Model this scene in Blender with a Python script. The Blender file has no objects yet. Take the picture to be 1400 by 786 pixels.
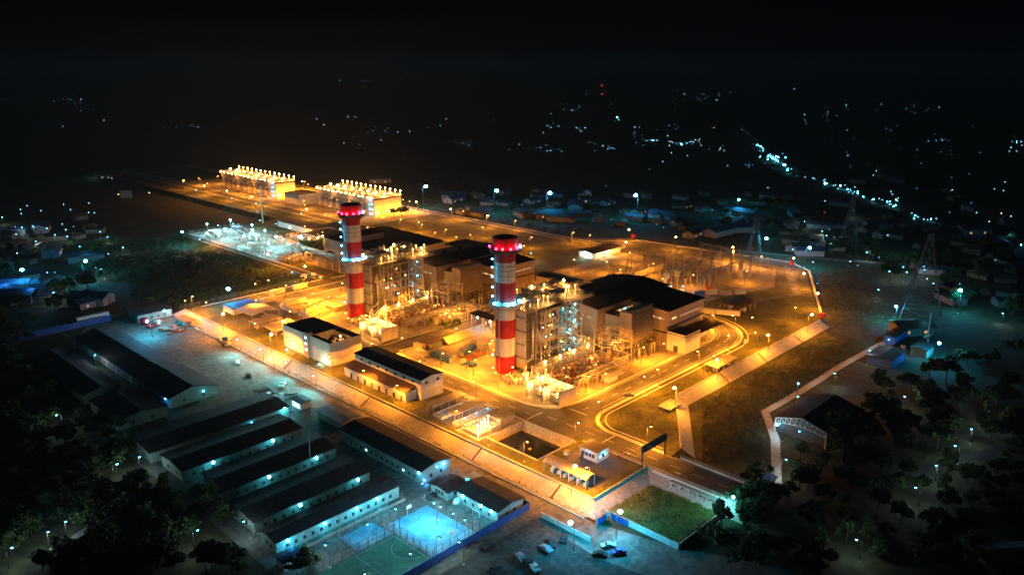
import bpy, bmesh, math, random
from mathutils import Vector, Matrix
random.seed(7)
R = math.radians
SC = bpy.context.scene
COL = SC.collection
# ---------------------------------------------------------------- camera
F, TH, HC = 1100.0, math.atan(313/1100.0), 130.0
YA = R(43.9)
FW = (math.cos(YA), math.sin(YA)); RT = (math.sin(YA), -math.cos(YA))
CX, CY = -232.217, -227.421
cd = bpy.data.cameras.new('camera'); cam = bpy.data.objects.new('camera', cd); COL.objects.link(cam)
cam.location = (CX, CY, HC); cam.rotation_euler = (math.pi/2-TH, 0, YA-math.pi/2)
cd.sensor_width = 36; cd.lens = 36*F/1400; cd.clip_start = 1; cd.clip_end = 60000
SC.camera = cam
# ---------------------------------------------------------------- world: night sky
W = bpy.data.worlds.new('World'); SC.world = W; W.use_nodes = True
nt = W.node_tree; bg = nt.nodes['Background']
bg.inputs[0].default_value = (0.0, 0.20, 0.42, 1); bg.inputs[1].default_value = 0.0022
# dim teal fill light, added to lift the dark ground
ml = bpy.data.lights.new('night_fill', 'SUN'); ml.energy = 0.055; ml.angle = R(12); ml.color = (0.0, 0.55, 0.9)
mo = bpy.data.objects.new('night_fill', ml); COL.objects.link(mo); mo.rotation_euler = (R(42), 0, R(160))
SC.view_settings.view_transform = 'Standard'; SC.view_settings.look = 'None'
SC.view_settings.exposure = 0.5; SC.view_settings.gamma = 1
SC.render.film_transparent = False
cy = SC.cycles
cy.use_denoising = True; cy.max_bounces = 4; cy.diffuse_bounces = 2; cy.glossy_bounces = 2
cy.transmission_bounces = 2; cy.volume_bounces = 0; cy.transparent_max_bounces = 8
cy.sample_clamp_indirect = 2.0; cy.use_light_tree = True; cy.filter_width = 1.55
cy.caustics_reflective = False; cy.caustics_refractive = False

# ---------------------------------------------------------------- photo geometry helpers
def P(px, py, z=0.0):
    """point at height z that stands behind photo pixel px,py"""
    x = (px-700)/F; y = -(py-393)/F
    fh = math.cos(TH)+y*math.sin(TH); up = -math.sin(TH)+y*math.cos(TH)
    rx, ry = FW[0]*fh+RT[0]*x, FW[1]*fh+RT[1]*x
    t = (z-HC)/up
    return (CX+rx*t, CY+ry*t)
def PJ(x, y, z):
    dx, dy, dz = x-CX, y-CY, z-HC
    f = dx*FW[0]+dy*FW[1]; r = dx*RT[0]+dy*RT[1]
    d = f*math.cos(TH)-dz*math.sin(TH); u = f*math.sin(TH)+dz*math.cos(TH)
    d = max(d, 1)
    return (700+F*r/d, 393-F*u/d)

# ---------------------------------------------------------------- materials
MATS = {}
def mat(name, col, rough=0.8, metal=0.0, noise=0.0, nscale=0.3, col2=None, bump=0.0, stripes=None, spec=0.3, streak=False, con=(0.72, 1.18)):
    if name in MATS: return MATS[name]
    m = bpy.data.materials.new(name); m.use_nodes = True
    t = m.node_tree; b = t.nodes['Principled BSDF']
    b.inputs['Roughness'].default_value = rough; b.inputs['Metallic'].default_value = metal
    b.inputs['Specular IOR Level'].default_value = spec
    b.inputs['Base Color'].default_value = (*col, 1)
    if noise > 0 or col2:
        tc = t.nodes.new('ShaderNodeTexCoord')
        n = t.nodes.new('ShaderNodeTexNoise'); n.inputs['Scale'].default_value = nscale
        n.inputs['Detail'].default_value = 7; n.inputs['Roughness'].default_value = 0.65
        if streak:
            mp = t.nodes.new('ShaderNodeMapping'); mp.inputs['Scale'].default_value = (1, 1, .07); t.links.new(tc.outputs['Object'], mp.inputs[0]); t.links.new(mp.outputs[0], n.inputs['Vector'])
        else: t.links.new(tc.outputs['Object'], n.inputs['Vector'])
        r = t.nodes.new('ShaderNodeValToRGB')
        c2 = col2 if col2 else tuple(c*(1-noise) for c in col)
        r.color_ramp.elements[0].position = 0.36; r.color_ramp.elements[0].color = (*c2, 1)
        r.color_ramp.elements[1].position = 0.64; r.color_ramp.elements[1].color = (*col, 1)
        t.links.new(n.outputs['Fac'], r.inputs['Fac'])
        last = r.outputs['Color']
        n2 = t.nodes.new('ShaderNodeTexNoise'); n2.inputs['Scale'].default_value = nscale*9
        n2.inputs['Detail'].default_value = 5
        t.links.new(tc.outputs['Object'], n2.inputs['Vector'])
        mr = t.nodes.new('ShaderNodeMapRange'); mr.inputs[1].default_value = .3; mr.inputs[2].default_value = .7
        mr.inputs[3].default_value = con[0]; mr.inputs[4].default_value = con[1]
        t.links.new(n2.outputs['Fac'], mr.inputs[0])
        vm = t.nodes.new('ShaderNodeVectorMath'); vm.operation = 'SCALE'
        t.links.new(last, vm.inputs[0]); t.links.new(mr.outputs[0], vm.inputs['Scale'])
        last = vm.outputs[0]
        if stripes:                                      # panel joints: (axis, metres, width share, depth)
            ax, step, wd, dk = stripes
            sx = t.nodes.new('ShaderNodeSeparateXYZ'); t.links.new(tc.outputs['Object'], sx.inputs[0])
            q = t.nodes.new('ShaderNodeMath'); q.operation = 'DIVIDE'; q.inputs[1].default_value = step
            if ax == 'XY':
                ad = t.nodes.new('ShaderNodeMath'); ad.operation = 'ADD'
                t.links.new(sx.outputs['X'], ad.inputs[0]); t.links.new(sx.outputs['Y'], ad.inputs[1])
                t.links.new(ad.outputs[0], q.inputs[0])
            else:
                t.links.new(sx.outputs[ax], q.inputs[0])
            fr = t.nodes.new('ShaderNodeMath'); fr.operation = 'FRACT'; t.links.new(q.outputs[0], fr.inputs[0])
            lt = t.nodes.new('ShaderNodeMath'); lt.operation = 'LESS_THAN'; lt.inputs[1].default_value = wd
            t.links.new(fr.outputs[0], lt.inputs[0])
            mx = t.nodes.new('ShaderNodeMapRange'); mx.inputs[3].default_value = 1; mx.inputs[4].default_value = dk
            t.links.new(lt.outputs[0], mx.inputs[0])
            v2 = t.nodes.new('ShaderNodeVectorMath'); v2.operation = 'SCALE'
            t.links.new(last, v2.inputs[0]); t.links.new(mx.outputs[0], v2.inputs['Scale'])
            last = v2.outputs[0]
        t.links.new(last, b.inputs['Base Color'])
        if bump > 0:
            bp = t.nodes.new('ShaderNodeBump'); bp.inputs['Strength'].default_value = bump
            bp.inputs['Distance'].default_value = 0.4
            t.links.new(n2.outputs['Fac'], bp.inputs['Height']); t.links.new(bp.outputs[0], b.inputs['Normal'])
    MATS[name] = m
    return m
def glow(name, col, s):
    if name in MATS: return MATS[name]
    m = bpy.data.materials.new(name); m.use_nodes = True; t = m.node_tree; t.nodes.clear()
    e = t.nodes.new('ShaderNodeEmission'); e.inputs[0].default_value = (*col, 1); e.inputs[1].default_value = s
    o = t.nodes.new('ShaderNodeOutputMaterial'); t.links.new(e.outputs[0], o.inputs[0])
    m.cycles.emission_sampling = 'NONE'
    MATS[name] = m
    return m
SOD = (1.0, 0.31, 0.02)      # sodium light
CYA = (0.03, 0.55, 1.0)      # cold white light
M = dict(
    field=mat('field', (.055,.052,.02), .95, noise=.5, nscale=.03, col2=(.018,.026,.011), bump=.6, con=(.5,1.5)),
    grass=mat('lawn_grass', (.125,.115,.032), .95, nscale=.09, col2=(.042,.046,.014), bump=.5, con=(.55,1.35)),
    scrub=mat('scrub_grass', (.13,.13,.035), .95, nscale=.12, col2=(.05,.06,.015), bump=1.0),
    dirt=mat('dirt', (.17,.16,.13), .95, nscale=.06, col2=(.08,.08,.062), bump=.3, con=(.6,1.3)),
    yard=mat('yard_concrete', (.44,.40,.32), .9, nscale=.11, col2=(.22,.19,.15), stripes=('X',6.0,.03,.6), con=(.6,1.25)),
    gravel=mat('gravel', (.26,.23,.19), .95, nscale=.15, col2=(.16,.14,.12), bump=.5),
    asphalt=mat('asphalt', (.13,.12,.11), .8, nscale=.16, col2=(.07,.067,.065), con=(.6,1.3)),
    kerb=mat('kerb_concrete', (.62,.58,.5), .85, nscale=.3, col2=(.5,.47,.4)),
    bank=mat('bank_concrete', (.52,.48,.4), .9, nscale=.12, col2=(.42,.38,.31), stripes=('XY',6.0,.03,.7)),
    paint=mat('road_paint', (.75,.72,.6), .7),
    wall=mat('wall_cream', (.62,.58,.49), .85, nscale=.35, streak=True, col2=(.47,.43,.35), stripes=('XY',4.0,.02,.82)),
    wallw=mat('wall_white', (.60,.62,.56), .85, nscale=.3, col2=(.50,.52,.47), stripes=('XY',1.5,.05,.85)),
    campw=mat('wall_sheet_green', (.22,.34,.30), .85, nscale=.15, col2=(.17,.23,.19), stripes=('XY',1.2,.08,.8)),
    houw=mat('house_render', (.20,.19,.16), .9, nscale=.2, col2=(.13,.12,.1)),
    hill=mat('house_sheet_blue', (.03,.055,.10), .8, nscale=.3, col2=(.02,.04,.07)),
    clad=mat('cladding_tan', (.40,.31,.22), .7, nscale=.4, streak=True, col2=(.28,.21,.15), stripes=('XY',1.2,.08,.85)),
    cladd=mat('cladding_louver', (.34,.29,.2), .7, nscale=.2, col2=(.26,.22,.15), stripes=('Z',1.3,.22,.55)),
    roof=mat('roof_dark', (.05,.045,.045), .8, nscale=.12, col2=(.02,.019,.02), stripes=('XY',1.6,.22,.6), spec=.2, con=(.6,1.4)),
    roofb=mat('roof_brown', (.14,.09,.055), .8, nscale=.2, col2=(.10,.065,.04), stripes=('XY',2.0,.05,.8)),
    rooft=mat('roof_tan', (.5,.44,.33), .75, nscale=.3, col2=(.4,.35,.27), stripes=('XY',1.0,.06,.85)),
    roofblue=mat('roof_blue', (.05,.11,.25), .7, nscale=.3, col2=(.035,.08,.2), stripes=('XY',1.0,.06,.8)),
    clad2=mat('cooling_cladding', (.42,.38,.31), .8, nscale=.1, col2=(.35,.31,.25), stripes=('XY',3.0,.04,.8)),
    cladb=mat('casing_brown', (.16,.12,.08), .7, nscale=.3, col2=(.10,.075,.05)),
    steel=mat('galvanised_steel', (.42,.38,.32), .55, .25, nscale=.6, col2=(.3,.27,.23)),
    rust=mat('primer_steel', (.36,.13,.06), .75, nscale=.6, col2=(.25,.09,.05)),
    pipe=mat('pipe_cladding', (.62,.56,.46), .42, .5, nscale=.8, col2=(.48,.43,.36)),
    dsteel=mat('dark_steel', (.09,.085,.08), .6, .2, nscale=.5, col2=(.06,.055,.05)),
    red=mat('red_paint', (.46,.012,.016), .7, nscale=.55, col2=(.27,.012,.014), streak=True),
    white=mat('white_paint', (.70,.66,.58), .7, nscale=.55, col2=(.40,.36,.31), streak=True),
    green=mat('tank_green', (.10,.16,.08), .6, nscale=.3, col2=(.07,.12,.06)),
    blue=mat('blue_paint', (.03,.10,.35), .6, nscale=.3, col2=(.02,.07,.26)),
    bluew=mat('fence_blue', (.025,.07,.22), .7, nscale=.5, col2=(.015,.045,.15), stripes=('XY',.9,.15,.7)),
    yel=mat('container_yellow', (.75,.66,.38), .7, nscale=.5, col2=(.62,.54,.3), stripes=('XY',.6,.3,.8)),
    grey=mat('container_grey', (.26,.26,.27), .7, nscale=.5, col2=(.18,.18,.19), stripes=('XY',.6,.3,.8)),
    glass=mat('glass_dark', (.02,.03,.04), .15, spec=.6),
    tyre=mat('tyre', (.015,.015,.015), .9),
    leaf=mat('leaf', (.06,.10,.025), .8, nscale=.4, col2=(.025,.05,.012)),
    leafd=mat('leaf_dark', (.04,.075,.02), .8, nscale=.4, col2=(.018,.035,.01)),
    bark=mat('bark', (.10,.07,.045), .95, nscale=2, col2=(.06,.04,.03)),
    water=mat('pond_water', (.012,.014,.010), .12, spec=.5),
    courtb=mat('court_blue', (.08,.30,.40), .8, nscale=.3, col2=(.035,.17,.25), con=(.65,1.25)),
    courtg=mat('court_green', (.022,.13,.085), .95, nscale=.35, col2=(.012,.075,.055), con=(.6,1.3)),
    lines=mat('court_line_paint', (.16,.32,.33), .9, nscale=1.2, col2=(.06,.2,.19)),
    lot2=mat('south_lot_earth', (.05,.055,.045), .95, nscale=.07, col2=(.02,.024,.02), bump=.3, con=(.5,1.5)),
    lot=mat('lot_earth', (.12,.13,.11), .95, nscale=.07, col2=(.05,.06,.05), bump=.3, con=(.6,1.4)),
    basin=mat('basin_blue_grey', (.16,.24,.30), .6, nscale=.4, col2=(.09,.15,.2)),
    brush=mat('dry_brush', (.15,.13,.045), .9, nscale=.25, col2=(.06,.065,.024)),
    tuft=mat('green_tuft', (.26,.24,.05), .9, nscale=.25, col2=(.11,.12,.028)),
    porc=mat('porcelain', (.45,.33,.24), .35, nscale=2, col2=(.4,.28,.2)),
    g_sod=glow('lamp_glow_sodium', (1, .50, .13), 40), g_sods=glow('lamp_glow_sodium_small', (1, .46, .1), 14),
    g_hot=glow('lamp_glow_hot', (1, .62, .25), 40),
    g_cya=glow('lamp_glow_cold', (.10, .68, 1), 45), g_cyas=glow('lamp_glow_cold_small', (.10, .62, 1), 14),
    g_red=glow('lamp_glow_red', (1, .02, .08), 22), g_far=glow('lamp_glow_far', (.25, .7, 1), 6),
    g_fard=glow('lamp_glow_far_dim', (.12, .55, .9), 2.0), g_blue=glow('lamp_glow_blue', (.15, .4, 1), 8),
    g_farw=glow('lamp_glow_far_warm', (1, .7, .4), 6),
    w_warm=glow('window_warm', (1, .6, .2), 1.3), w_yel=glow('window_yellow', (1, .72, .12), 1.1), w_cya=glow('window_cold', (.4, .9, 1), 2.2),
    w_dim=glow('window_dim', (1, .55, .25), .45),
)
# ---------------------------------------------------------------- mesh builder
class MB:
    def __init__(s): s.v = []; s.f = []; s.mi = []; s.m = 0; s.sm = []
    def face(s, pts, smooth=False):
        n = len(s.v); s.v += [tuple(p) for p in pts]; s.f.append(tuple(range(n, n+len(pts)))); s.mi.append(s.m); s.sm.append(smooth); return s
    def box(s, x0, y0, z0, x1, y1, z1):
        n = len(s.v)
        s.v += [(x0,y0,z0),(x1,y0,z0),(x1,y1,z0),(x0,y1,z0),(x0,y0,z1),(x1,y0,z1),(x1,y1,z1),(x0,y1,z1)]
        for q in ((0,3,2,1),(4,5,6,7),(0,1,5,4),(1,2,6,5),(2,3,7,6),(3,0,4,7)):
            s.f.append(tuple(n+i for i in q)); s.mi.append(s.m); s.sm.append(False)
        return s
    def cb(s, x, y, z0, sx, sy, h): return s.box(x-sx/2, y-sy/2, z0, x+sx/2, y+sy/2, z0+h)
    def cyl(s, x, y, z0, z1, r, n=12, r2=None, cap=True):
        r2 = r if r2 is None else r2; k = len(s.v)
        for i in range(n):
            a = 2*math.pi*i/n; s.v.append((x+r*math.cos(a), y+r*math.sin(a), z0))
        for i in range(n):
            a = 2*math.pi*i/n; s.v.append((x+r2*math.cos(a), y+r2*math.sin(a), z1))
        for i in range(n):
            j = (i+1) % n; s.f.append((k+i, k+j, k+n+j, k+n+i)); s.mi.append(s.m); s.sm.append(True)
        if cap:
            s.f.append(tuple(k+n-1-i for i in range(n))); s.mi.append(s.m); s.sm.append(False)
            s.f.append(tuple(k+n+i for i in range(n))); s.mi.append(s.m); s.sm.append(False)
        return s
    def bar(s, p, q, w, n=4):
        p = Vector(p); q = Vector(q); d = q-p
        if d.length < 1e-5: return s
        d.normalize(); a = d.cross(Vector((0,0,1)))
        if a.length < 1e-3: a = Vector((1,0,0))
        a.normalize(); b = d.cross(a); k = len(s.v)
        for c in (p, q):
            for i in range(n):
                t = 2*math.pi*(i+.5)/n; s.v.append(tuple(c+(a*math.cos(t)+b*math.sin(t))*w*(.7071 if n == 4 else .5)))
        for i in range(n):
            j = (i+1) % n; s.f.append((k+i, k+j, k+n+j, k+n+i)); s.mi.append(s.m); s.sm.append(n > 4)
        s.f.append(tuple(k+n-1-i for i in range(n))); s.mi.append(s.m); s.sm.append(False)
        s.f.append(tuple(k+n+i for i in range(n))); s.mi.append(s.m); s.sm.append(False)
        return s
    def path(s, pts, w, n=6):
        for a, b in zip(pts, pts[1:]): s.bar(a, b, w, n)
        return s
    def ball(s, x, y, z, r, n=8, zr=1.0):
        k = len(s.v); h = n//2
        for j in range(1, h):
            t = math.pi*j/h
            for i in range(n):
                a = 2*math.pi*i/n; s.v.append((x+r*math.sin(t)*math.cos(a), y+r*math.sin(t)*math.sin(a), z+r*zr*math.cos(t)))
        s.v.append((x, y, z+r*zr)); s.v.append((x, y, z-r*zr)); top = k+(h-1)*n; bot = top+1
        for j in range(h-2):
            for i in range(n):
                i2 = (i+1) % n; s.f.append((k+j*n+i, k+(j+1)*n+i, k+(j+1)*n+i2, k+j*n+i2)); s.mi.append(s.m); s.sm.append(True)
        for i in range(n):
            i2 = (i+1) % n
            s.f.append((top, k+i, k+i2)); s.mi.append(s.m); s.sm.append(True)
            s.f.append((bot, k+(h-2)*n+i2, k+(h-2)*n+i)); s.mi.append(s.m); s.sm.append(True)
        return s
    def build(s, name, m, parent=None, loc=None, rz=0):
        me = bpy.data.meshes.new(name); me.from_pydata(s.v, [], s.f)
        for k in (m if isinstance(m, (list, tuple)) else [m]): me.materials.append(M[k] if isinstance(k, str) else k)
        me.polygons.foreach_set('material_index', s.mi); me.polygons.foreach_set('use_smooth', s.sm); me.update()
        o = bpy.data.objects.new(name, me); COL.objects.link(o)
        if parent: o.parent = parent
        if loc: o.location = loc
        if rz: o.rotation_euler = (0, 0, rz)
        return o
def tag(o, label, cat, group=None, kind=None):
    if label: o['label'] = label
    if cat: o['category'] = cat
    if group: o['group'] = group
    if kind: o['kind'] = kind
    return o
def thing(name, label, cat, x, y, z=0, rz=0, group=None):
    o = bpy.data.objects.new(name, None); COL.objects.link(o); o.empty_display_size = 1
    o.location = (x, y, z); o.rotation_euler = (0, 0, rz)
    return tag(o, label, cat, group)
def struct(o): o['kind'] = 'structure'; return o
KIDS = {}
def copy_tree(o, x, y, z=0, rz=0, s=None):
    c = o.copy(); COL.objects.link(c); c.location = (x, y, z); c.rotation_euler = (0, 0, rz)
    if s: c.scale = (s, s, s) if not isinstance(s, tuple) else s
    for ch in o.children:
        d = ch.copy(); COL.objects.link(d); d.parent = c
        for g in ch.children:
            e = g.copy(); COL.objects.link(e); e.parent = d
    return c
def light(x, y, z, power, col, parent=None, r=0.25, spot=None, aim=None):  # a luminaire or bare fill light; spot = cut-off cone in degrees, pointing down
    d = bpy.data.lights.new('lamp_light', 'SPOT' if spot else 'POINT'); d.energy = power; d.color = col; d.shadow_soft_size = r
    if spot: d.spot_size = R(spot); d.spot_blend = .08
    o = bpy.data.objects.new('lamp_light', d); COL.objects.link(o); o.location = (x, y, z)
    if parent: o.parent = parent
    if aim: o.rotation_euler = Vector(aim).to_track_quat('-Z', 'Y').to_euler()
    return o
# label helpers: name a repeat after the landmark it stands by in the photo
LAND = {}
ORD = ['nearest', 'second nearest', 'third nearest', 'fourth nearest', 'fifth nearest', 'sixth nearest', 'seventh nearest', 'eighth nearest', 'ninth nearest', 'tenth nearest', 'eleventh nearest', 'twelfth nearest', 'thirteenth nearest', 'fourteenth nearest', 'fifteenth nearest', 'sixteenth nearest', 'seventeenth nearest', 'eighteenth nearest', 'nineteenth nearest', 'twentieth nearest']
def relabel(objs, what, land=None, z=0):
    """what: text or function of object -> text; each object gets a label telling which one it is"""
    src = land if land else LAND; keys = list(src.keys()); groups = {}
    for o in objs:
        px = PJ(o.location.x, o.location.y, o.location.z+z)
        best = None
        for k in keys:
            lx, ly = PJ(*src[k]); d = math.hypot(px[0]-lx, (px[1]-ly)*1.3)
            if best is None or d < best[0]: best = (d, k, px[0]-lx, px[1]-ly)
        d, k, dx, dy = best
        dr = ('left of' if dx < 0 else 'right of') if abs(dx) > 1.3*abs(dy) else ('beyond' if dy < 0 else 'in front of')
        w = what(o) if callable(what) else what
        groups.setdefault((w, k, dr), []).append((d, o))
    for (w, k, dr), l in groups.items():
        l.sort(key=lambda q: q[0])
        for i, (d, o) in enumerate(l):
            o['label'] = (f'{w} {dr} the {k}' if len(l) == 1 else f'{w} {dr} the {k}, {ORD[i]} to it' if i < 20 else
                          f'{w} farther off {dr} the {k}, one of many alike')
# ================================================================ SETTING
ZO = -3.0
def sheet(name, pts, z, m, hole=None):
    bm = bmesh.new()
    def loop(ps):
        vs = [bm.verts.new((x, y, z)) for x, y in ps]
        for a, b in zip(vs, vs[1:]+vs[:1]): bm.edges.new((a, b))
    loop(pts)
    if hole: loop(hole)
    bmesh.ops.triangle_fill(bm, edges=bm.edges[:], use_beauty=True)
    bmesh.ops.recalc_face_normals(bm, faces=bm.faces)
    for f in bm.faces:
        if f.normal.z < 0: f.normal_flip()
    me = bpy.data.meshes.new(name); bm.to_mesh(me); bm.free(); me.materials.append(M[m])
    o = bpy.data.objects.new(name, me); COL.objects.link(o); return struct(o)
def rect(x0, y0, x1, y1): return [(x0,y0),(x1,y0),(x1,y1),(x0,y1)]
struct(MB().face([(-40000,-40000,ZO),(40000,-40000,ZO),(40000,40000,ZO),(-40000,40000,ZO)]).build('ground', 'field'))
OUT = [(-56.5,-93),(-28,-93),(-28,-126),(-16.5,-126),(-16.5,-95),(-9,-94),(28,-68),(163,-68),(254,-18),(272,-2),
       (257,118),(226,146),(226,800),(112,800),(112,378),(30,378),(30,187),(-56.5,187)]
POND = (-50,-64,-31,-40)
sheet('plant_platform', OUT, 0, 'grass', [(POND[0],POND[1]),(POND[2],POND[1]),(POND[2],POND[3]),(POND[0],POND[3])])
# sloped skirts round the platform
def offset(poly, w):
    res = []; n = len(poly)
    for i in range(n):
        p0, p1, p2 = poly[i-1], poly[i], poly[(i+1) % n]
        d1 = Vector((p1[0]-p0[0], p1[1]-p0[1])).normalized(); d2 = Vector((p2[0]-p1[0], p2[1]-p1[1])).normalized()
        n1 = Vector((d1.y, -d1.x)); n2 = Vector((d2.y, -d2.x))
        b = (n1+n2); b = b/max(b.length_squared/2, .35)
        res.append((p1[0]+b.x*w, p1[1]+b.y*w))
    return res
OFF = offset(OUT, 5.0)
conc = MB(); gr = MB()
CONC = {0, 1, 5, 6, 17}
for i in range(len(OUT)):
    j = (i+1) % len(OUT)
    if i in (2, 3): continue
    mb = conc if i in CONC else gr
    mb.face([(*OUT[i],0.01),(*OFF[i],ZO-.02),(*OFF[j],ZO-.02),(*OUT[j],0.01)])
# crest beams on the concrete banks
for i in CONC:
    a, b = Vector((*OUT[i],.1)), Vector((*OUT[(i+1)%len(OUT)],.1)); conc.bar(a, b, .5)
struct(conc.build('concrete_bank', 'bank')); struct(gr.build('grass_bank', 'grass'))
# road spur over the culvert: side walls
cv = MB(); cv.box(-28.6,-126,ZO,-28,-99.5,.02); cv.box(-16.5,-126,ZO,-15.9,-96,.02); cv.box(-28.6,-126.6,ZO,-15.9,-126,.02)
struct(cv.build('causeway_wall', 'bank'))
# dirt lots and lanes outside the west bank
sheet('dirt_lot', [(-120,20),(-64,20),(-64,200),(-100,205),(-118,175),(-104,160),(-104,70),(-120,66)], ZO+.02, 'dirt')
sheet('camp_ground', [(-142,-84),(-66,-84),(-66,21),(-121,21),(-142,60)], ZO+.035, 'lot')
sheet('bank_lane', [(-76,-112),(-63,-98),(-63,21),(-66,21.2),(-74,21.2),(-74,-84)], ZO+.05, 'dirt')
sheet('dirt_road', [(-76,-112),(-63,-98),(-57,-122),(-40,-160),(20,-240),(5,-250),(-60,-165),(-72,-130)], ZO+.06, 'dirt')
sheet('south_lot', [(-140,-200),(-72,-200),(-72,-84.5),(-140,-84.5)], ZO+.02, 'lot2')
st = MB()   # drain ditch and low wall along the bank foot
st.box(-63.6,-95,ZO,-63.2,186,ZO+.5); st.box(-62.4,-95,ZO,-62.1,186,ZO+.35)
struct(st.build('drain_kerb', 'kerb'))
struct(MB().box(-63.2,-95,ZO+.04,-62.4,186,ZO+.07).build('drain_ditch', 'roof'))
# pond basin
pb = MB(); x0,y0,x1,y1 = POND; D=-3.6
pb.face([(x0,y0,0),(x0,y1,0),(x0+1,y1-1,D),(x0+1,y0+1,D)]); pb.face([(x1,y1,0),(x1,y0,0),(x1-3,y0+1,D),(x1-3,y1-1,D)])
pb.face([(x0,y1,0),(x1,y1,0),(x1-3,y1-1,D),(x0+1,y1-1,D)]); pb.face([(x1,y0,0),(x0,y0,0),(x0+1,y0+1,D),(x1-3,y0+1,D)])
pb.box(x0-.4,y0-.4,0,x1+.4,y0,.35); pb.box(x0-.4,y1,0,x1+.4,y1+.4,.35); pb.box(x0-.4,y0,0,x0,y1,.35); pb.box(x1,y0,0,x1+.4,y1,.35)
struct(pb.build('pond_wall', 'bank'))
struct(MB().face([(x0,y0,D+.9),(x1-2,y0,D+.9),(x1-2,y1,D+.9),(x0,y1,D+.9)]).build('pond_water', 'water'))
# yards
sheet('process_yard', rect(-18,-42,112,51), .012, 'yard')
sheet('process_yard', rect(-18,65,112,161), .012, 'yard')
sheet('process_yard', [(62,-42.2),(62,-43.2),(112,-43.2),(118,-36),(119,50),(112.2,50),(112.2,-42.2)], .012, 'yard')
sheet('gravel_yard', rect(112.4,64,215,96), .010, 'gravel')
sheet('switchyard_gravel', [(150,-8),(205,-22),(243,-4),(240,76),(150,76)], .014, 'gravel')
sheet('receiving_station_yard', rect(32,246,76,374), .014, 'yard')
sheet('cooling_yard', rect(146,300,218,640), .012, 'yard')
sheet('west_yard', rect(46,181,112,262), .010, 'yard')
sheet('parking_bay', rect(-53,-26,-31.5,-5), .012, 'asphalt')
sheet('gate_yard', rect(-50,-90,-29.5,-69), .012, 'asphalt')
sheet('basin_slab', rect(-54,-39.4,-31.5,-27), .014, 'yard')
# roads
def strip(pts, w, z, name, m):
    mb = MB(); L = []
    for i, p in enumerate(pts):
        a = Vector(pts[max(i-1,0)]); b = Vector(pts[min(i+1,len(pts)-1)]); d = (b-a).normalized(); n = Vector((-d.y, d.x))
        L.append((Vector(p)+n*w/2, Vector(p)-n*w/2))
    for (a, b), (c, d) in zip(L, L[1:]): mb.face([(b.x,b.y,z),(d.x,d.y,z),(c.x,c.y,z),(a.x,a.y,z)])
    return struct(mb.build(name, m))
def arc(cx, cy, r, a0, a1, n=12): return [(cx+r*math.cos(R(a0+(a1-a0)*i/n)), cy+r*math.sin(R(a0+(a1-a0)*i/n))) for i in range(n+1)]
strip([(-25,-45),(-25,148)]+arc(-5,148,20,180,90)+[(100,168),(135,182)]+arc(115,205,26,-62,0,6)+[(141,300),(141,640),(141,790)], 10.5, .03, 'main_road', 'asphalt')
strip([(-22,-126),(-22,-60),(-24,-44)], 10.4, .045, 'gate_road', 'asphalt')
strip([(-26,-49.6),(96,-49.6)]+arc(96,-23.6,26,-90,0)+[(122,60),(122,230),(135,262)], 10.5, .06, 'loop_road', 'asphalt')
strip([(-20,58),(116.5,58)], 7, .04, 'cross_road', 'asphalt')
strip([(222,-2),(221,330),(221,780)], 6.5, .075, 'patrol_road', 'asphalt')
strip([(127,86),(218,86)], 6, .09, 'yard_road', 'asphalt')
strip([(127,-12),(200,-38),(245,-12),(262,0),(250,112),(220,140)], 5, .105, 'patrol_road', 'asphalt')
sheet('junction_apron', [(-29.8,-62),(-19,-64),(-12,-55.5),(0,-54.6),(0,-44.6),(-12,-44),(-19.8,-36),(-29.8,-36)], .075, 'asphalt')
sheet('junction_apron', [(-17,-72),(-16.9,-60),(-10,-54.8),(-20,-55),(-24,-60)], .09, 'asphalt')
# kerbs and pavements
def kerb(pts, w=.5, h=.16, m='kerb', name='kerb'):
    mb = MB(); L = []
    for i, p in enumerate(pts):
        a = Vector(pts[max(i-1,0)]); b = Vector(pts[min(i+1,len(pts)-1)]); d = (b-a).normalized(); n = Vector((-d.y, d.x))
        L.append((Vector(p)+n*w/2, Vector(p)-n*w/2))
    for (a, b), (c, d) in zip(L, L[1:]):
        mb.face([(b.x,b.y,h),(d.x,d.y,h),(c.x,c.y,h),(a.x,a.y,h)])
        mb.face([(a.x,a.y,h),(c.x,c.y,h),(c.x,c.y,0),(a.x,a.y,0)]); mb.face([(d.x,d.y,h),(b.x,b.y,h),(b.x,b.y,0),(d.x,d.y,0)])
    return struct(mb.build(name, m))
kerb([(-30.6,-26),(-30.6,146)]+arc(-5,148,25.4,180,90)+[(95,173.6)], 1.0)
kerb([(-30.6,-64),(-30.6,-27)], 1.0)
kerb([(-28.1,-122),(-28.1,-66)], .5)
kerb([(-18.9,51),(-18.9,-28)]+arc(-3.5,-28,15.4,180,270,8)+[(94,-43.4)]+arc(94,-23.6,20.2,-90,0)+[(114.2,50)], 1.5, name='pavement')
kerb([(-18.9,66),(-18.9,146)]+arc(-5,148,14,180,90)+[(90,162)], 1.0)
kerb([(-16.2,-92),(-16.2,-72)]+arc(-2.5,-70,14,172,90,8)+[(96,-55.6)]+arc(96,-23.6,32,-90,0)+[(128.4,56)], 1.5, name='pavement')
kerb([(-13.8,-90),(-13.8,-72)]+arc(-1.5,-71,12.4,172,90,8)+[(96,-58.6)]+arc(96,-23.6,35,-90,0)+[(131.4,50)], .5)
kerb([(-17,52.2),(112,52.2)]); kerb([(-17,63.8),(112,63.8)])
kerb([(135.2,280),(135.2,790)], 1.2); kerb([(146.8,280),(146.8,790)], 1.2)
kerb([(217.8,150),(217.4,780)], .8, m='kerb'); kerb([(225.4,120),(225,780)], .8)
kerb([(35,184),(100,178)], .8); kerb([(-48,185),(30,185.5)], .8)
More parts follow.
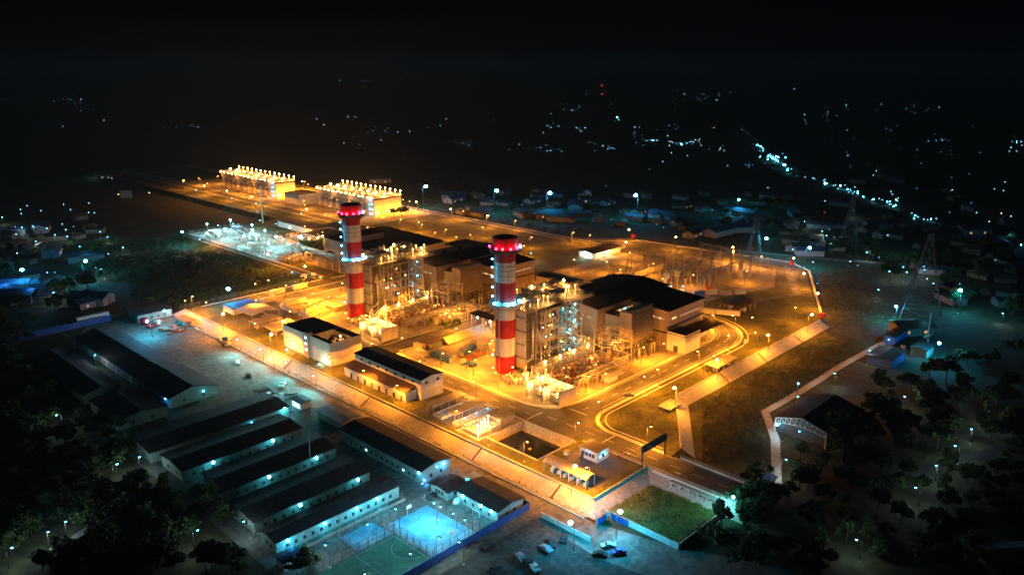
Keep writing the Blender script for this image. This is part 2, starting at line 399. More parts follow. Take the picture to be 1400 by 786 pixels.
kerb([(33.5,190),(33.5,372)], 1.6); kerb([(28,190),(28,372)], .5)
kerb([(170,-66),(256,-20),(269,-2),(254,112)], 1.2)
kerb([(219,97),(219,146),(240,122),(257,104)], .7)
# markings
mk = MB(); z = .115
for y in range(-120, 146, 9): mk.box(-25.1,y,z,-24.9,y+4,z+.004) if y > -40 else mk.box(-22.1,y,z,-21.9,y+4,z+.004)
for x in range(-8, 94, 9): mk.box(x,-49.7,z,x+4,-49.5,z+.004)
for x0_, x1_, y_ in ((-2,94,-45.2),(-2,94,-53.9)): mk.box(x0_,y_,z,x1_,y_+.22,z+.004)
for y0_, y1_, x_ in ((-26,145,-29.4),(-26,145,-20.8),(-118,-70,-27.2),(-118,-76,-17.2)): mk.box(x_,y0_,z,x_+.22,y1_,z+.004)
mk.box(-29.4,-40,z,-20.6,-39.6,z+.004); mk.box(-26.8,-72,z,-17.2,-71.6,z+.004); mk.box(-11,-53.8,z,-10.6,-45.4,z+.004)
for y in range(-15,50,9): mk.box(121.9,y,z,122.1,y+4,z+.004)
for i in range(12):
    a = R(-84+i*7.2); b = R(-81+i*7.2)
    mk.bar((96+26*math.cos(a),-23.6+26*math.sin(a),z),(96+26*math.cos(b),-23.6+26*math.sin(b),z),.2)
    for rr in (21.6,30.4):
        mk.bar((96+rr*math.cos(a),-23.6+rr*math.sin(a),z),(96+rr*math.cos(R(-76.8+i*7.2)),-23.6+rr*math.sin(R(-76.8+i*7.2)),z),.18)
# arrows and stop bars at the gate
for y in (-84,-104): mk.face([(-25.5,y,z+.002),(-24.3,y,z+.002),(-24.9,y+3,z+.002)]); mk.box(-25,y-2.6,z,-24.8,y,z+.004)
struct(mk.build('road_marking', 'paint'))
struct(MB().box(-14,-47,0.0,-4,-38.4,.03).build('red_ground', 'rust')) if False else None
# lanes and fields at the right
def pxroad(pts, w, name, m, z=ZO+.05):
    return strip([P(a, b, ZO) for a, b in pts], w, z, name, m)
pxroad([(1150,358),(1234,450),(1262,470),(1400,520)], 5, 'field_lane', 'lot2', ZO+.03)
pxroad([(1253,452),(1205,470),(1150,500),(1095,535),(1046,563),(1060,600),(1062,660)], 3.2, 'ditch_lane', 'bank', ZO+.09)
pxroad([(1290,470),(1235,490),(1180,520),(1130,548)], 9, 'dirt_track', 'lot2', ZO+.045)
pxroad([(720,320),(1030,345),(1150,356),(1400,372)], 6, 'field_lane', 'dirt', ZO+.055)
pxroad([(1000,690),(1060,700),(1150,672),(1400,610)], 7, 'field_lane', 'lot2', ZO+.065)
pxroad([(-20,480),(140,436),(250,408),(420,370)], 5, 'field_lane', 'dirt', ZO+.04)
pxroad([(1010,170),(1060,222),(1140,255),(1210,285),(1300,310),(1400,330)], 9, 'village_street', 'dirt', ZO+.07)
pxroad([(120,245),(230,236),(300,232)], 6, 'field_lane', 'dirt', ZO+.03)
# scrub patches (rough unmown ground)
def tufts(name, poly, n, seed, z0, h0, h1, m='scrub'):
    rnd = random.Random(seed); mb = MB()
    xs = [p[0] for p in poly]; ys = [p[1] for p in poly]
    def inside(x, y):
        c = False
        for i in range(len(poly)):
            (x1_,y1_),(x2_,y2_) = poly[i-1], poly[i]
            if (y1_ > y) != (y2_ > y) and x < (x2_-x1_)*(y-y1_)/(y2_-y1_)+x1_: c = not c
        return c
    k = 0
    while k < n:
        x = rnd.uniform(min(xs),max(xs)); y = rnd.uniform(min(ys),max(ys))
        if not inside(x, y): continue
        k += 1; h = rnd.uniform(h0,h1)
        for q in range(5):
            a = rnd.uniform(0,6.28); r = rnd.uniform(.3,1.0)*h; zz = z0+rnd.uniform(.2,.8)*h
            dx, dy = math.cos(a)*r, math.sin(a)*r; e, g = rnd.uniform(.25,.7)*h*.7, rnd.uniform(.2,.5)*h*.7
            mb.face([(x+dx-e,y+dy-g,zz-.2*h),(x+dx+e,y+dy-g*.4,zz),(x+dx+e*.8,y+dy+g,zz+.25*h),(x+dx-e*.6,y+dy+g,zz)])
    o = mb.build(name, m); o['kind'] = 'stuff'; return o
tufts('bushes', [(-55,-122),(-33,-122),(-33,-99),(-55,-97)], 2600, 1, ZO, .3, .8, 'tuft')
tufts('bushes', [(35,-76),(160,-76),(150,-98),(45,-97),(5,-118),(-10,-103)], 2200, 2, ZO, .5, 1.3, 'brush')
tufts('bushes', [(6,-62),(95,-61),(120,-60),(158,-64),(30,-66),(2,-84),(-10,-90),(-10,-74)], 700, 3, 0, .2, .5, 'brush')
tufts('bushes', [(26,190),(26,380),(-50,430),(-56,192)], 1700, 4, ZO, 1.0, 3.0, 'leafd')
tufts('bushes', [(140,0),(150,-60),(168,-62),(250,-18),(200,-30)], 450, 5, 0, .2, .6)
tufts('bushes', [(165,-76),(260,-24),(300,-30),(200,-96)], 900, 6, ZO, .4, 1.2, 'brush')
tufts('bushes', [(-62.3,-94),(-61.3,-94),(-61.3,186),(-62.3,186)], 260, 9, ZO, .25, .6)
tufts('bushes', [(230,150),(330,150),(420,500),(230,560)], 900, 8, ZO, 1.0, 2.6, 'leafd')

# drain channels down the concrete banks
dc = MB()
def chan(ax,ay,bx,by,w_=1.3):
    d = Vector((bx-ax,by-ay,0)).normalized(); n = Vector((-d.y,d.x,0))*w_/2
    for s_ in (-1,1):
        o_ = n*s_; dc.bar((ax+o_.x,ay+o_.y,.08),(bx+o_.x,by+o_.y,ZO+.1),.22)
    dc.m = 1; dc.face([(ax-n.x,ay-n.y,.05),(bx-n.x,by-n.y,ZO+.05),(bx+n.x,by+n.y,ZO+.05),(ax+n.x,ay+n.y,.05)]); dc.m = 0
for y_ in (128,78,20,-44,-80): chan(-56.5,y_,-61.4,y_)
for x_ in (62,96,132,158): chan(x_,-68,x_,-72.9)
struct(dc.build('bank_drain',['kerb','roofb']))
# ================================================================ BUILDINGS
def roof_mb(x0, y0, x1, y1, z, rise, kind, ov=.5, t=.25):
    """gable along the longer axis ('gable'), single slope ('mono' rises to +x, 'monoy' rises to +y) or flat"""
    mb = MB(); X0, Y0, X1, Y1 = x0-ov, y0-ov, x1+ov, y1+ov
    if kind == 'flat': return mb.box(X0, Y0, z, X1, Y1, z+t)
    if kind == 'mono':
        a, b = z, z+rise
        top = [(X0,Y0,a+t),(X1,Y0,b+t),(X1,Y1,b+t),(X0,Y1,a+t)]; bot = [(X0,Y0,a),(X1,Y0,b),(X1,Y1,b),(X0,Y1,a)]
        mb.face(top); mb.face(bot[::-1])
        for i in range(4): j = (i+1) % 4; mb.face([bot[i],bot[j],top[j],top[i]])
        return mb
    if kind == 'monoy':
        a, b = z, z+rise
        top = [(X0,Y0,a+t),(X1,Y0,a+t),(X1,Y1,b+t),(X0,Y1,b+t)]; bot = [(p[0],p[1],p[2]-t) for p in top]
        mb.face(top); mb.face(bot[::-1])
        for i in range(4): j = (i+1) % 4; mb.face([bot[i],bot[j],top[j],top[i]])
        return mb
    if kind == 'gabley' or (kind == 'gable' and (y1-y0) > (x1-x0)):
        xm = (x0+x1)/2; pr = [(X0,z),(xm,z+rise),(X1,z),(X1,z+t),(xm,z+rise+t),(X0,z+t)]
        f = lambda p, y: (p[0], y, p[1]); A, B = Y0, Y1
    else:
        ym = (y0+y1)/2; pr = [(Y0,z),(ym,z+rise),(Y1,z),(Y1,z+t),(ym,z+rise+t),(Y0,z+t)]
        f = lambda p, x: (x, p[0], p[1]); A, B = X0, X1
    a = [f(p, A) for p in pr]; b = [f(p, B) for p in pr]
    for i in range(6): j = (i+1) % 6; mb.face([a[i],a[j],b[j],b[i]])
    mb.face([a[0],a[5],a[4],a[1]]); mb.face([a[1],a[4],a[3],a[2]]); mb.face([b[0],b[1],b[4],b[5]]); mb.face([b[1],b[2],b[3],b[4]])
    return mb
def walls_mb(x0, y0, x1, y1, z0, z, rise, kind):
    mb = MB().box(x0, y0, z0, x1, y1, z)
    if kind == 'gable':
        if (y1-y0) > (x1-x0):
            xm = (x0+x1)/2
            for y in (y0, y1): mb.face([(x0,y,z),(x1,y,z),(xm,y,z+rise)])
        else:
            ym = (y0+y1)/2
            for x in (x0, x1): mb.face([(x,y0,z),(x,y1,z),(x,ym,z+rise)])
    if kind == 'mono':
        for y in (y0, y1): mb.face([(x0,y,z),(x1,y,z),(x1,y,z+rise)])
        mb.face([(x1,y0,z),(x1,y1,z),(x1,y1,z+rise),(x1,y0,z+rise)])
    if kind == 'monoy':
        for x in (x0, x1): mb.face([(x,y0,z),(x,y1,z),(x,y1,z+rise)])
        mb.face([(x0,y1,z),(x1,y1,z),(x1,y1,z+rise),(x0,y1,z+rise)])
    return mb
def windows(t, side, pos0, pos1, z, n, w, h, fixed, m='w_warm', name='window', frame=True):
    """n windows on one wall: side '-y' runs along x at y=fixed, side '-x' runs along y at x=fixed"""
    for i in range(n):
        c = pos0+(pos1-pos0)*(i+.5)/n; mk_ = m if isinstance(m, str) else m[i % len(m)]
        mb = MB()
        if side == '-y': mb.box(c-w/2, fixed-.08, z, c+w/2, fixed, z+h)
        elif side == '-x': mb.box(fixed-.08, c-w/2, z, fixed, c+w/2, z+h)
        elif side == '+y': mb.box(c-w/2, fixed, z, c+w/2, fixed+.08, z+h)
        o = mb.build(name, mk_, t)
        if frame and w > .8:
            fb = MB(); q = .1
            if side == '-y':
                fb.box(c-w/2-q, fixed-.13, z-q, c+w/2+q, fixed-.01, z); fb.box(c-w/2-q, fixed-.13, z+h, c+w/2+q, fixed-.01, z+h+q); fb.box(c-.05, fixed-.13, z, c+.05, fixed-.09, z+h)
            else:
                s = -1 if side == '-x' else 1
                if side == '+y': continue
                fb.box(fixed-.13, c-w/2-q, z-q, fixed-.01, c+w/2+q, z); fb.box(fixed-.13, c-w/2-q, z+h, fixed-.01, c+w/2+q, z+h+q); fb.box(fixed-.13, c-.05, z, fixed-.09, c+.05, z+h)
            fb.build('frame', 'dsteel', o)
def building(name, label, cat, x0, y0, x1, y1, h, rise=0, kind='flat', wall='wall', roof='roof', z0=0.0, ov=.5, group=None):
    """box building; origin at its base centre, parts in local coordinates"""
    cx, cy_ = (x0+x1)/2, (y0+y1)/2
    t = thing(name, label, cat, cx, cy_, z0, 0, group)
    a, b, c, d = x0-cx, y0-cy_, x1-cx, y1-cy_
    walls_mb(a, b, c, d, 0, h, rise, kind).build('wall', wall, t)
    roof_mb(a, b, c, d, h+.005, rise, kind, ov).build('roof', roof, t)
    t['dim'] = (a, b, c, d)
    return t
def door(t, side, c, fixed, w=1.2, h=2.2, m='dsteel', z=0):
    mb = MB()
    if side == '-y': mb.box(c-w/2, fixed-.1, z, c+w/2, fixed, z+h)
    else: mb.box(fixed-.1, c-w/2, z, fixed, c+w/2, z+h)
    return mb.build('door', m, t)
def posts(t, pts, h, w, m, name='post'):
    for x, y in pts: MB().cb(x, y, 0, w, w, h).build(name, m, t)

def rail(mb, pts, z, h=1.1, step=2.5, w=.07):
    for (xa, ya), (xb, yb) in zip(pts, pts[1:]):
        d = math.hypot(xb-xa, yb-ya); n = max(1, int(d/step))
        for i in range(n+1):
            x = xa+(xb-xa)*i/n; y = ya+(yb-ya)*i/n; mb.bar((x,y,z),(x,y,z+h),w)
        mb.bar((xa,ya,z+h),(xb,yb,z+h),w); mb.bar((xa,ya,z+h*.5),(xb,yb,z+h*.5),w*.8)
    return mb

# ---- chimneys
def chimney(x, y, label):
    t = thing('chimney', label, 'chimney', x, y, 0, 0, 'red and white chimneys')
    mb = MB(); zs = [0, 8, 16, 24.2, 32, 40.4, 49, 59]; r = 4.35
    for i, (a, b) in enumerate(zip(zs, zs[1:])):
        mb.m = 0 if i % 2 == 0 else 1; mb.cyl(0, 0, a, b, r, 40, cap=False)
    mb.build('shaft', ['red', 'white'], t)
    rg = MB()
    for z in (43.2, 45.4, 47.4, 50.5): rg.cyl(0, 0, z, z+.16, r+.09, 40)
    rg.build('stiffener_ring', 'dsteel', t)
    cp = MB(); cp.cyl(0, 0, 55.2, 59.2, r+.75, 40, r+.9, cap=False); cp.cyl(0,0,59.2,59.21,r+.9,40); cp.build('cap', 'red', t)
    MB().cyl(0, 0, 59.22, 59.5, r-.3, 32).build('flue_mouth', 'roof', t)
    for z, rr, mm in ((29.6, r+2.6, 'steel'), (53.6, r+2.2, 'dsteel')):
        p = MB()
        n = 28
        for i in range(n):
            a, b = 2*math.pi*i/n, 2*math.pi*(i+1)/n
            for zz in (z, z+.3):
                p.face([(r*math.cos(a),r*math.sin(a),zz),(rr*math.cos(a),rr*math.sin(a),zz),(rr*math.cos(b),rr*math.sin(b),zz),(r*math.cos(b),r*math.sin(b),zz)])
            p.face([(rr*math.cos(a),rr*math.sin(a),z-.25),(rr*math.cos(b),rr*math.sin(b),z-.25),(rr*math.cos(b),rr*math.sin(b),z+.3),(rr*math.cos(a),rr*math.sin(a),z+.3)])
            if i % 2 == 0: p.bar((r*math.cos(a),r*math.sin(a),z-2),(rr*math.cos(a),rr*math.sin(a),z-.1),.2)
        o = p.build('platform', mm, t)
        q = MB(); rail(q, [(rr*math.cos(2*math.pi*i/20), rr*math.sin(2*math.pi*i/20)) for i in range(21)], z+.3, 1.5, 1.2, .09); q.build('railing', mm, o)
        if z > 40:  # mesh guard skirt round the top platform
            g = MB(); g.cyl(0,0,z+.3,z+1.1,rr+.02,28,cap=False); g.build('toe_board','dsteel',o)
        else:
            g = MB(); g.cyl(0,0,z+.3,z+1.7,rr+.02,28,cap=False); g.build('toe_board','white',o)
    # caged ladder on the -x side, nearer the camera-left
    ld = MB(); ux, uy = -.94, .34; px_, py_ = -uy, ux
    for s in (-.35, .35): ld.bar((ux*(r+.25)+px_*s, uy*(r+.25)+py_*s, 0), (ux*(r+.25)+px_*s, uy*(r+.25)+py_*s, 55), .09)
    for k in range(0, 108): z = .5+k*.5; ld.bar((ux*(r+.25)-px_*.35, uy*(r+.25)-py_*.35, z), (ux*(r+.25)+px_*.35, uy*(r+.25)+py_*.35, z), .05)
    for k in range(3, 55):
        c = [(ux*(r+.25+.9*math.sin(math.pi*i/6))+px_*.5*math.cos(math.pi*i/6), uy*(r+.25+.9*math.sin(math.pi*i/6))+py_*.5*math.cos(math.pi*i/6), k) for i in range(7)]
        ld.path(c, .06, 4)
    ld.build('ladder', 'steel', t)
    # duct riser beside the ladder, upper half
    d = MB(); vx, vy = -.98, -.2
    d.bar((vx*(r+.5),vy*(r+.5),0),(vx*(r+.5),vy*(r+.5),53),.35,8); d.build('cable_riser', 'steel', t)
    # lamps
    L = [(53.9,-1.0,'red',1),(53.9,.95,'red',0),(53.9,-2.6,'red',1),(53.9,2.4,'red',0)]
    for k, a in enumerate((190, 215, 245, 275, 300, 140, 330)):
        ca, sa = math.cos(R(a)), math.sin(R(a)); q = MB().ball(ca*(r+2.1), sa*(r+2.1), 55.4, .5)
        cold = (a in (300, 275))
        q.build('obstruction_lamp', 'g_cya' if a == 300 else 'g_red', t)
        if a in (190, 245, 275, 330): light(ca*(r+1.9), sa*(r+1.9), 54.9, 220, (1,.02,.03), t)
        if a == 300: light(ca*(r+1.6), sa*(r+1.6), 54.7, 350, CYA, t)
    for k, a in enumerate((175, 235, 260, 315)):
        ca, sa = math.cos(R(a)), math.sin(R(a))
        MB().ball(ca*(r+1.6), sa*(r+1.6), 31.6, .55).build('platform_lamp', 'g_cya', t)
        light(ca*(r+1.1), sa*(r+1.1), 31.0, 500, CYA, t)
    for z in (34.5, 38.5, 43.0, 47.0, 50.5):
        red = z in (34.5,)
        MB().ball(ux*(r+1.6), uy*(r+1.6), z, .42).build('ladder_lamp', 'g_cyas', t)
        light(ux*(r+2.0), uy*(r+2.0), z-.3, 220, CYA, t)
    for z in (2.5, 8.5):
        MB().ball(ux*(r+1.6), uy*(r+1.6), z, .3).build('ladder_lamp', 'g_sods' if z < 4 else 'g_cyas', t)
    return t
chimney(0, 0, 'right chimney with red and white bands, nearer one in front of the large dark halls')
chimney(1, 110, 'left chimney with red and white bands, further back beside the container yard')

# ---- heat recovery boiler blocks
def boiler(x, y, label, teal, seed):
    rnd = random.Random(seed)
    t = thing('boiler_block', label, 'boiler', x, y, 0, 0, 'heat recovery boilers behind the chimneys')
    MB().box(5, -7, 1.2, 33, 7, 27).build('casing', 'wall', t)
    MB().box(33, -6.5, 6, 41, 6.5, 25).build('inlet_duct', 'clad', t)
    MB().box(5.5,-7.25,1.5,33,-7.02,26.9).build('pipe_wall', 'cladb', t)
    for k in range(22):
        xx = 8.6+k*1.12+rnd.uniform(-.2,.2); h0 = rnd.uniform(1.5, 8); h1 = rnd.choice((26.5,26.5,26.5,rnd.uniform(16,25))); yy = -7.7-rnd.choice((.0,.5,.9))
        MB().path([(xx,yy,h0),(xx,yy,h1),(xx+.3,-6,min(27.6,h1+1.1))], rnd.choice((.3,.45,.62,.36)), 8).build('riser_pipe', rnd.choice(('pipe','steel','rust','pipe')), t)
    cs = MB()
    for k in range(6):
        xx = 7.5+k*5.2; cs.bar((xx,-7.3,0),(xx,-7.3,27),.3)
    for z in (4.5,9,13.5,18,22.5,26.5): cs.bar((5,-7.35,z),(36,-7.35,z),.3); cs.box(12 if z%9==0 else 20,-9.4,z,32,-7.5,z+.08)
    for z in (6,12,18,24): cs.bar((4.9,-7,z),(4.9,7,z),.25)
    cs.build('casing_frame', 'dsteel', t)
    cw = MB()
    for z in (4.5,9,13.5,18,22.5): rail(cw, [(12 if z%9==0 else 20,-9.4),(32,-9.4)], z+.1, 1.1, 2.6, .08)
    cw.build('walkway_railing', 'steel', t)
    # big downcomer with a bend at its foot
    MB().path([(7.2,-9.4,26),(7.2,-9.4,9),(5.2,-10.4,7),(1.5,-10.8,6.6),(1.0,-10.8,1.5)], .95, 10).build('downcomer', 'pipe', t)
    # open steel access frame with small lamps on every level
    of = MB()
    for u in (9,14.5,20,25.5):
        for v in (-12.6,-9.6): of.bar((u,v,0),(u,v,27.6),.26)
    for z in (4.5,9,13.5,18,22.5,26.6):
        of.bar((9,-12.6,z),(25.5,-12.6,z),.2)
        for u in (9,14.5,20,25.5): of.bar((u,-12.6,z),(u,-9.6,z),.16)
        lo,hi = rnd.choice(((9,14.5),(14.5,25.5),(9,20),(20,25.5))); of.box(lo,-12.5,z+.1,hi,-9.7,z+.16)
        u0 = rnd.choice((9,14.5,20)); of.bar((u0,-12.6,z-4.4),(u0+5.5,-12.6,z),.12); of.bar((u0+5.5,-12.6,z-4.4),(u0,-12.6,z),.12)
        rail(of,[(lo,-12.6),(hi,-12.6)],z+.15,1.0,1.8,.06)
    of.build('access_frame','steel',t)
    for k in range(13):
        u,z = 9+rnd.random()*16.5, rnd.choice((2.5,6.5,11,15.5,20,24.5)); MB().ball(u,-12.2,z,.2).build('frame_lamp','g_sods' if k%4 else 'g_cyas',t)
        if k%3==0: light(u,-13.4,z,420,(1,.42,.08),t)
    fp = MB()
    for k in range(26):
        u,z = rnd.uniform(8,26), rnd.uniform(2,25); h = rnd.uniform(2,9); fp.path([(u,-11.4,z),(u+rnd.uniform(-4,4),-11.4,z),(u+rnd.uniform(-1,1)*2,-10.6,min(27,z+h))],rnd.choice((.2,.3,.45)),6)
    fp.build('cross_pipework','pipe',t)
    # stair tower
    sx0, sx1, sy0, sy1 = 27.5, 34.5, -13.5, -9.8
    tw = MB()
    for a in (sx0, sx1):
        for b in (sy0, sy1): tw.bar((a,b,0),(a,b,28),.3)
    for k in range(9):
        z = 3.2*k+.2
        tw.bar((sx0,sy0,z),(sx1,sy0,z),.2); tw.bar((sx0,sy1,z),(sx1,sy1,z),.2); tw.bar((sx0,sy0,z),(sx0,sy1,z),.2); tw.bar((sx1,sy0,z),(sx1,sy1,z),.2)
        tw.box(sx0,sy0,z,sx0+1.6,sy1,z+.1); tw.box(sx1-1.6,sy0,z,sx1,sy1,z+.1)
    s_ = tw.build('stair_tower', 'steel', t)
    fl = MB()
    for k in range(8):
        z = 3.2*k+.2; a, b = (sx0+1.6, sx1-1.6) if k % 2 == 0 else (sx1-1.6, sx0+1.6); yy = sy0+.9 if k % 2 == 0 else sy1-.9
        for q in range(8): u = a+(b-a)*q/8; fl.box(min(u,u+(b-a)/8),yy-.7,z+3.2*(q+1)/8-.06,max(u,u+(b-a)/8),yy+.7,z+3.2*(q+1)/8)
    fl.build('stair_flight', 'steel', s_)
    rl = MB()
    for k in range(9): rail(rl, [(sx0,sy0),(sx1,sy0)], 3.2*k+.2, 1.1, 1.8, .07); rail(rl, [(sx0,sy0),(sx0,sy1)], 3.2*k+.2, 1.1, 1.8, .07)
    rl.build('stair_railing', 'steel', s_)
    # roof deck
    dk = MB(); dk.box(2.5,-10.2,27.7,42.5,8.5,28.1); dk.box(24,-14,27.72,42.5,-10.2,28.08); dk.build('roof_deck', 'steel', t)
    rr = MB(); rail(rr, [(2.5,-10.2),(24,-10.2),(24,-14),(42.5,-14),(42.5,8.5),(2.5,8.5),(2.5,-10.2)], 28.1, 1.2, 2.0, .09); rr.build('deck_railing', 'steel', t)
    for k in range(3):
        xx = 9+k*10.5; d = MB(); n = 16
        # steam drum lying across the deck, on saddles
        for a in range(n):
            a0, a1 = 2*math.pi*a/n, 2*math.pi*(a+1)/n; rr_ = 1.15
            d.face([(xx+rr_*math.cos(a0),-6,31+rr_*math.sin(a0)),(xx+rr_*math.cos(a1),-6,31+rr_*math.sin(a1)),(xx+rr_*math.cos(a1),6.5,31+rr_*math.sin(a1)),(xx+rr_*math.cos(a0),6.5,31+rr_*math.sin(a0))], True)
        for yy in (-6, 6.5): d.ball(xx, yy, 31, 1.15, 12)
        for yy in (-4, 4.5): d.box(xx-1, yy-.3, 28.1, xx+1, yy+.3, 30.2)
        d.build('steam_drum', 'pipe', t)
    for k in range(8):
        xx, yy = 8.5+k*4.1+rnd.uniform(-.8,.8), rnd.choice((4.5,6.6)); h = rnd.uniform(3.5,5.2)
        q = MB().cyl(xx,yy,28.1,28.1+h*.45,.28,8); q.cyl(xx,yy,28.1+h*.45,28.1+h,.85,14); q.cyl(xx,yy,28.1+h,28.3+h,.5,10)
        q.build('silencer', 'white', t)
    tr = MB()
    for k in range(100):
        xx, yy = rnd.uniform(4,41), rnd.uniform(-9.5,7.5); z0_ = 28.1; h = rnd.uniform(1.2,5); dx = rnd.uniform(-3.5,3.5); dy = rnd.uniform(-2,2)
        tr.path([(xx,yy,z0_),(xx,yy,z0_+h),(xx+dx,yy,z0_+h),(xx+dx,yy+dy,z0_+h),(xx+dx,yy+dy,z0_+h*.4)], rnd.choice((.18,.26,.4)), 6)
        if k % 3 == 0: tr.ball(xx+dx*.5, yy, z0_+h, .5, 8); tr.cyl(xx+dx*.5, yy, z0_+h, z0_+h+.9, .12, 6)
    tr.build('roof_pipework', 'pipe', t)
    pf = MB()
    for (a, b, c, d_, z) in ((12,-4,20,2,31.5),(24,-8,31,-2,31.2),(31,1,39,6,32.2),(5,-8,10,-3,30.8)):
        pf.box(a,b,z,c,d_,z+.12)
        for u in (a,c):
            for v in (b,d_): pf.bar((u,v,28.1),(u,v,z),.16)
        rail(pf, [(a,b),(c,b),(c,d_),(a,d_),(a,b)], z+.1, 1.0, 2, .07)
    pf.build('upper_platform', 'steel', t)
    # deck lamps
    for k in range(17):
        xx, yy = 4.5+37*((k*5) % 17)/16, rnd.uniform(-8.5,6.5); z = rnd.uniform(30.6,33.2); big = k % 3 == 0
        q = MB().ball(xx,yy,z,.5 if big else .3); q.bar((xx,yy,28.1),(xx,yy,z-.3),.04)
        q.build('deck_lamp', 'g_sod' if big else 'g_sods', t)
        light(xx, yy-.1, z-.6, 2100 if big else 1100, (1,.46,.11), t, spot=125)
    light(43.2,-3,26.5,1500,(1,.42,.12),t); light(43.2,8,26,1200,(1,.42,.12),t); light(1.5,9,22,1500,(1,.45,.1),t)  # bare fill lights, added to brighten the hall wall and casing
    # cold lamps down the stair tower
    for k, z in enumerate((5.2, 9.5, 14.5, 18.0, 22.5, 25.5)):
        xx = 29+(k % 2)*3.2
        MB().ball(xx,-11.6,z,.3).build('stair_lamp', 'g_cya' if teal else 'g_cyas', t)
        light(xx,-11.2,z-.5, 420 if teal else 140, (.15,.85,.95), t)
        if teal: light(xx-5,-9.2,z-1.2, 200, (.15,.85,.95), t)
    return t
boiler(0, 0, 'right boiler block with pipes, teal lit stair tower and brightly lit roof equipment', True, 3)
boiler(1, 110, 'left boiler block of dark pipes behind the further chimney, few cold stair lamps', False, 9)

# ---- turbine halls with their side buildings and inlet filter houses
def unit(y, nm, lit):
    x0, x1, y0, y1 = 47, 104, y-13, y+17
    t = building('turbine_hall', f'{nm} turbine hall with large dark gabled roof and row of lit windows', 'hall', x0, y0, x1, y1, 20, 1.6, 'gable', 'clad', 'roof', ov=.6)
    a, b, c, d = t['dim']
    windows(t, '-y', a+12, a+33, 15.5, 6, 2.3, .9, b, lit)
    windows(t, '-x', b+3, d-3, 15, 6, 2.4, .9, a, ['w_dim'])
    for k in range(4):
        MB().cb(a+10+k*12, 3, 21.4, 2.2, 1.6, 1.6).build('roof_vent', 'roof', t)
    MB().box(a+10,b-7,0,a+24,b-.05,4.8).build('side_bay', 'roofb', t)
    s = building('switchgear_building', f'{nm} switchgear building with flat dark roof attached to the turbine hall', 'building', 73, y-34, 104, y-13.7, 17.6, 1.2, 'monoy', 'clad', 'roof', ov=.5)
    a, b, c, d = s['dim']
    windows(s, '-x', b+1.5, d-7, 13.2, 6, 1.3, .8, a, ['w_dim', 'w_warm'])
    windows(s, '-y', a+3, a+7, 13.0, 2, 1.5, 1.0, b, ['w_warm'])
    windows(s, '-y', a+10, c-3, 13.0, 9, 1.5, .8, b, ['w_dim'])
    MB().box(a-1.2,b-.8,9.6,c+.3,b-.04,9.9).build('ledge', 'dsteel', s)
    MB().box(a-1.2,b+.2,7.2,a-.04,d-5,7.5).build('side_canopy', 'dsteel', s)
    # inlet filter house on legs
    f = thing('filter_house', f'louvred air filter house on legs in front of the {nm.lower()} turbine hall', 'filter house', 56, y-28, 0)
    MB().box(-8,-3.2,8,8,3.2,21.6).build('housing', 'clad', f)
    lv = MB()
    for k in range(10):
        z = 8.6+k*1.32
        lv.face([(-8,-3.22,z+1.0),(8,-3.22,z+1.0),(8,-4.3,z),(-8,-4.3,z)]); lv.face([(-8,-4.0,z),(8,-4.0,z),(8,-3.22,z-.02),(-8,-3.22,z-.02)])
    lv.build('louver', 'cladd', f)
    MB().box(-3.5,3.25,10,3.5,14.8,17).build('duct', 'clad', f)
    for u in (-7.5,-2.5,2.5,7.5):
        for v in (-2.8,2.8): MB().bar((u,v,0),(u,v,8),.4).build('leg', 'dsteel', f)
    br = MB()
    for u in (-7.5,-2.5,2.5): br.bar((u,-2.8,0),(u+5,-2.8,8),.2); br.bar((u+5,-2.8,0),(u,-2.8,8),.2)
    rail(br, [(-8.6,-3.8),(8.6,-3.8)], 8.0, 1.1, 2, .08); br.box(-8.6,-4.2,7.8,8.6,-3.2,7.95)
    br.build('bracing', 'steel', f)
    rf = MB(); rail(rf, [(-8,-3.2),(8,-3.2),(8,3.2),(-8,3.2),(-8,-3.2)], 21.6, 1.0, 2.5, .08); rf.build('roof_railing', 'steel', f)
    return t
unit(0, 'Right', ['w_yel', 'w_warm', 'w_cya', 'w_dim', 'w_warm'])
unit(112, 'Left', ['w_yel', 'w_yel', 'w_yel', 'w_warm', 'w_warm'])
# low buildings in front of the right unit
t = building('store_block', 'pale low store block with dark flat roof beside the loop road', 'building', 71, -45, 83.5, -35.2, 8, 0, 'flat', 'wall', 'roof', ov=.1)
a,b,c,d = t['dim']; MB().box(a,b,8.3,c,b+.3,9).build('parapet','wall',t); MB().box(a,b,8.3,a+.3,d,9).build('parapet','wall',t); door(t,'-x',0,a,2.4,3)
t = thing('canopy', 'brown roofed open bay beside the pale store block', 'canopy', 94, -39.5, 0)
MB().box(-10,-5,6.6,12,4.8,6.95).build('roof','roofb',t); posts(t, [(-9,-4.6),(-2,-4.6),(5,-4.6),(11,-4.6)], 6.6, .35, 'steel')
MB().box(-9,2,0,11,4.6,6.5).build('back_wall','wall',t)
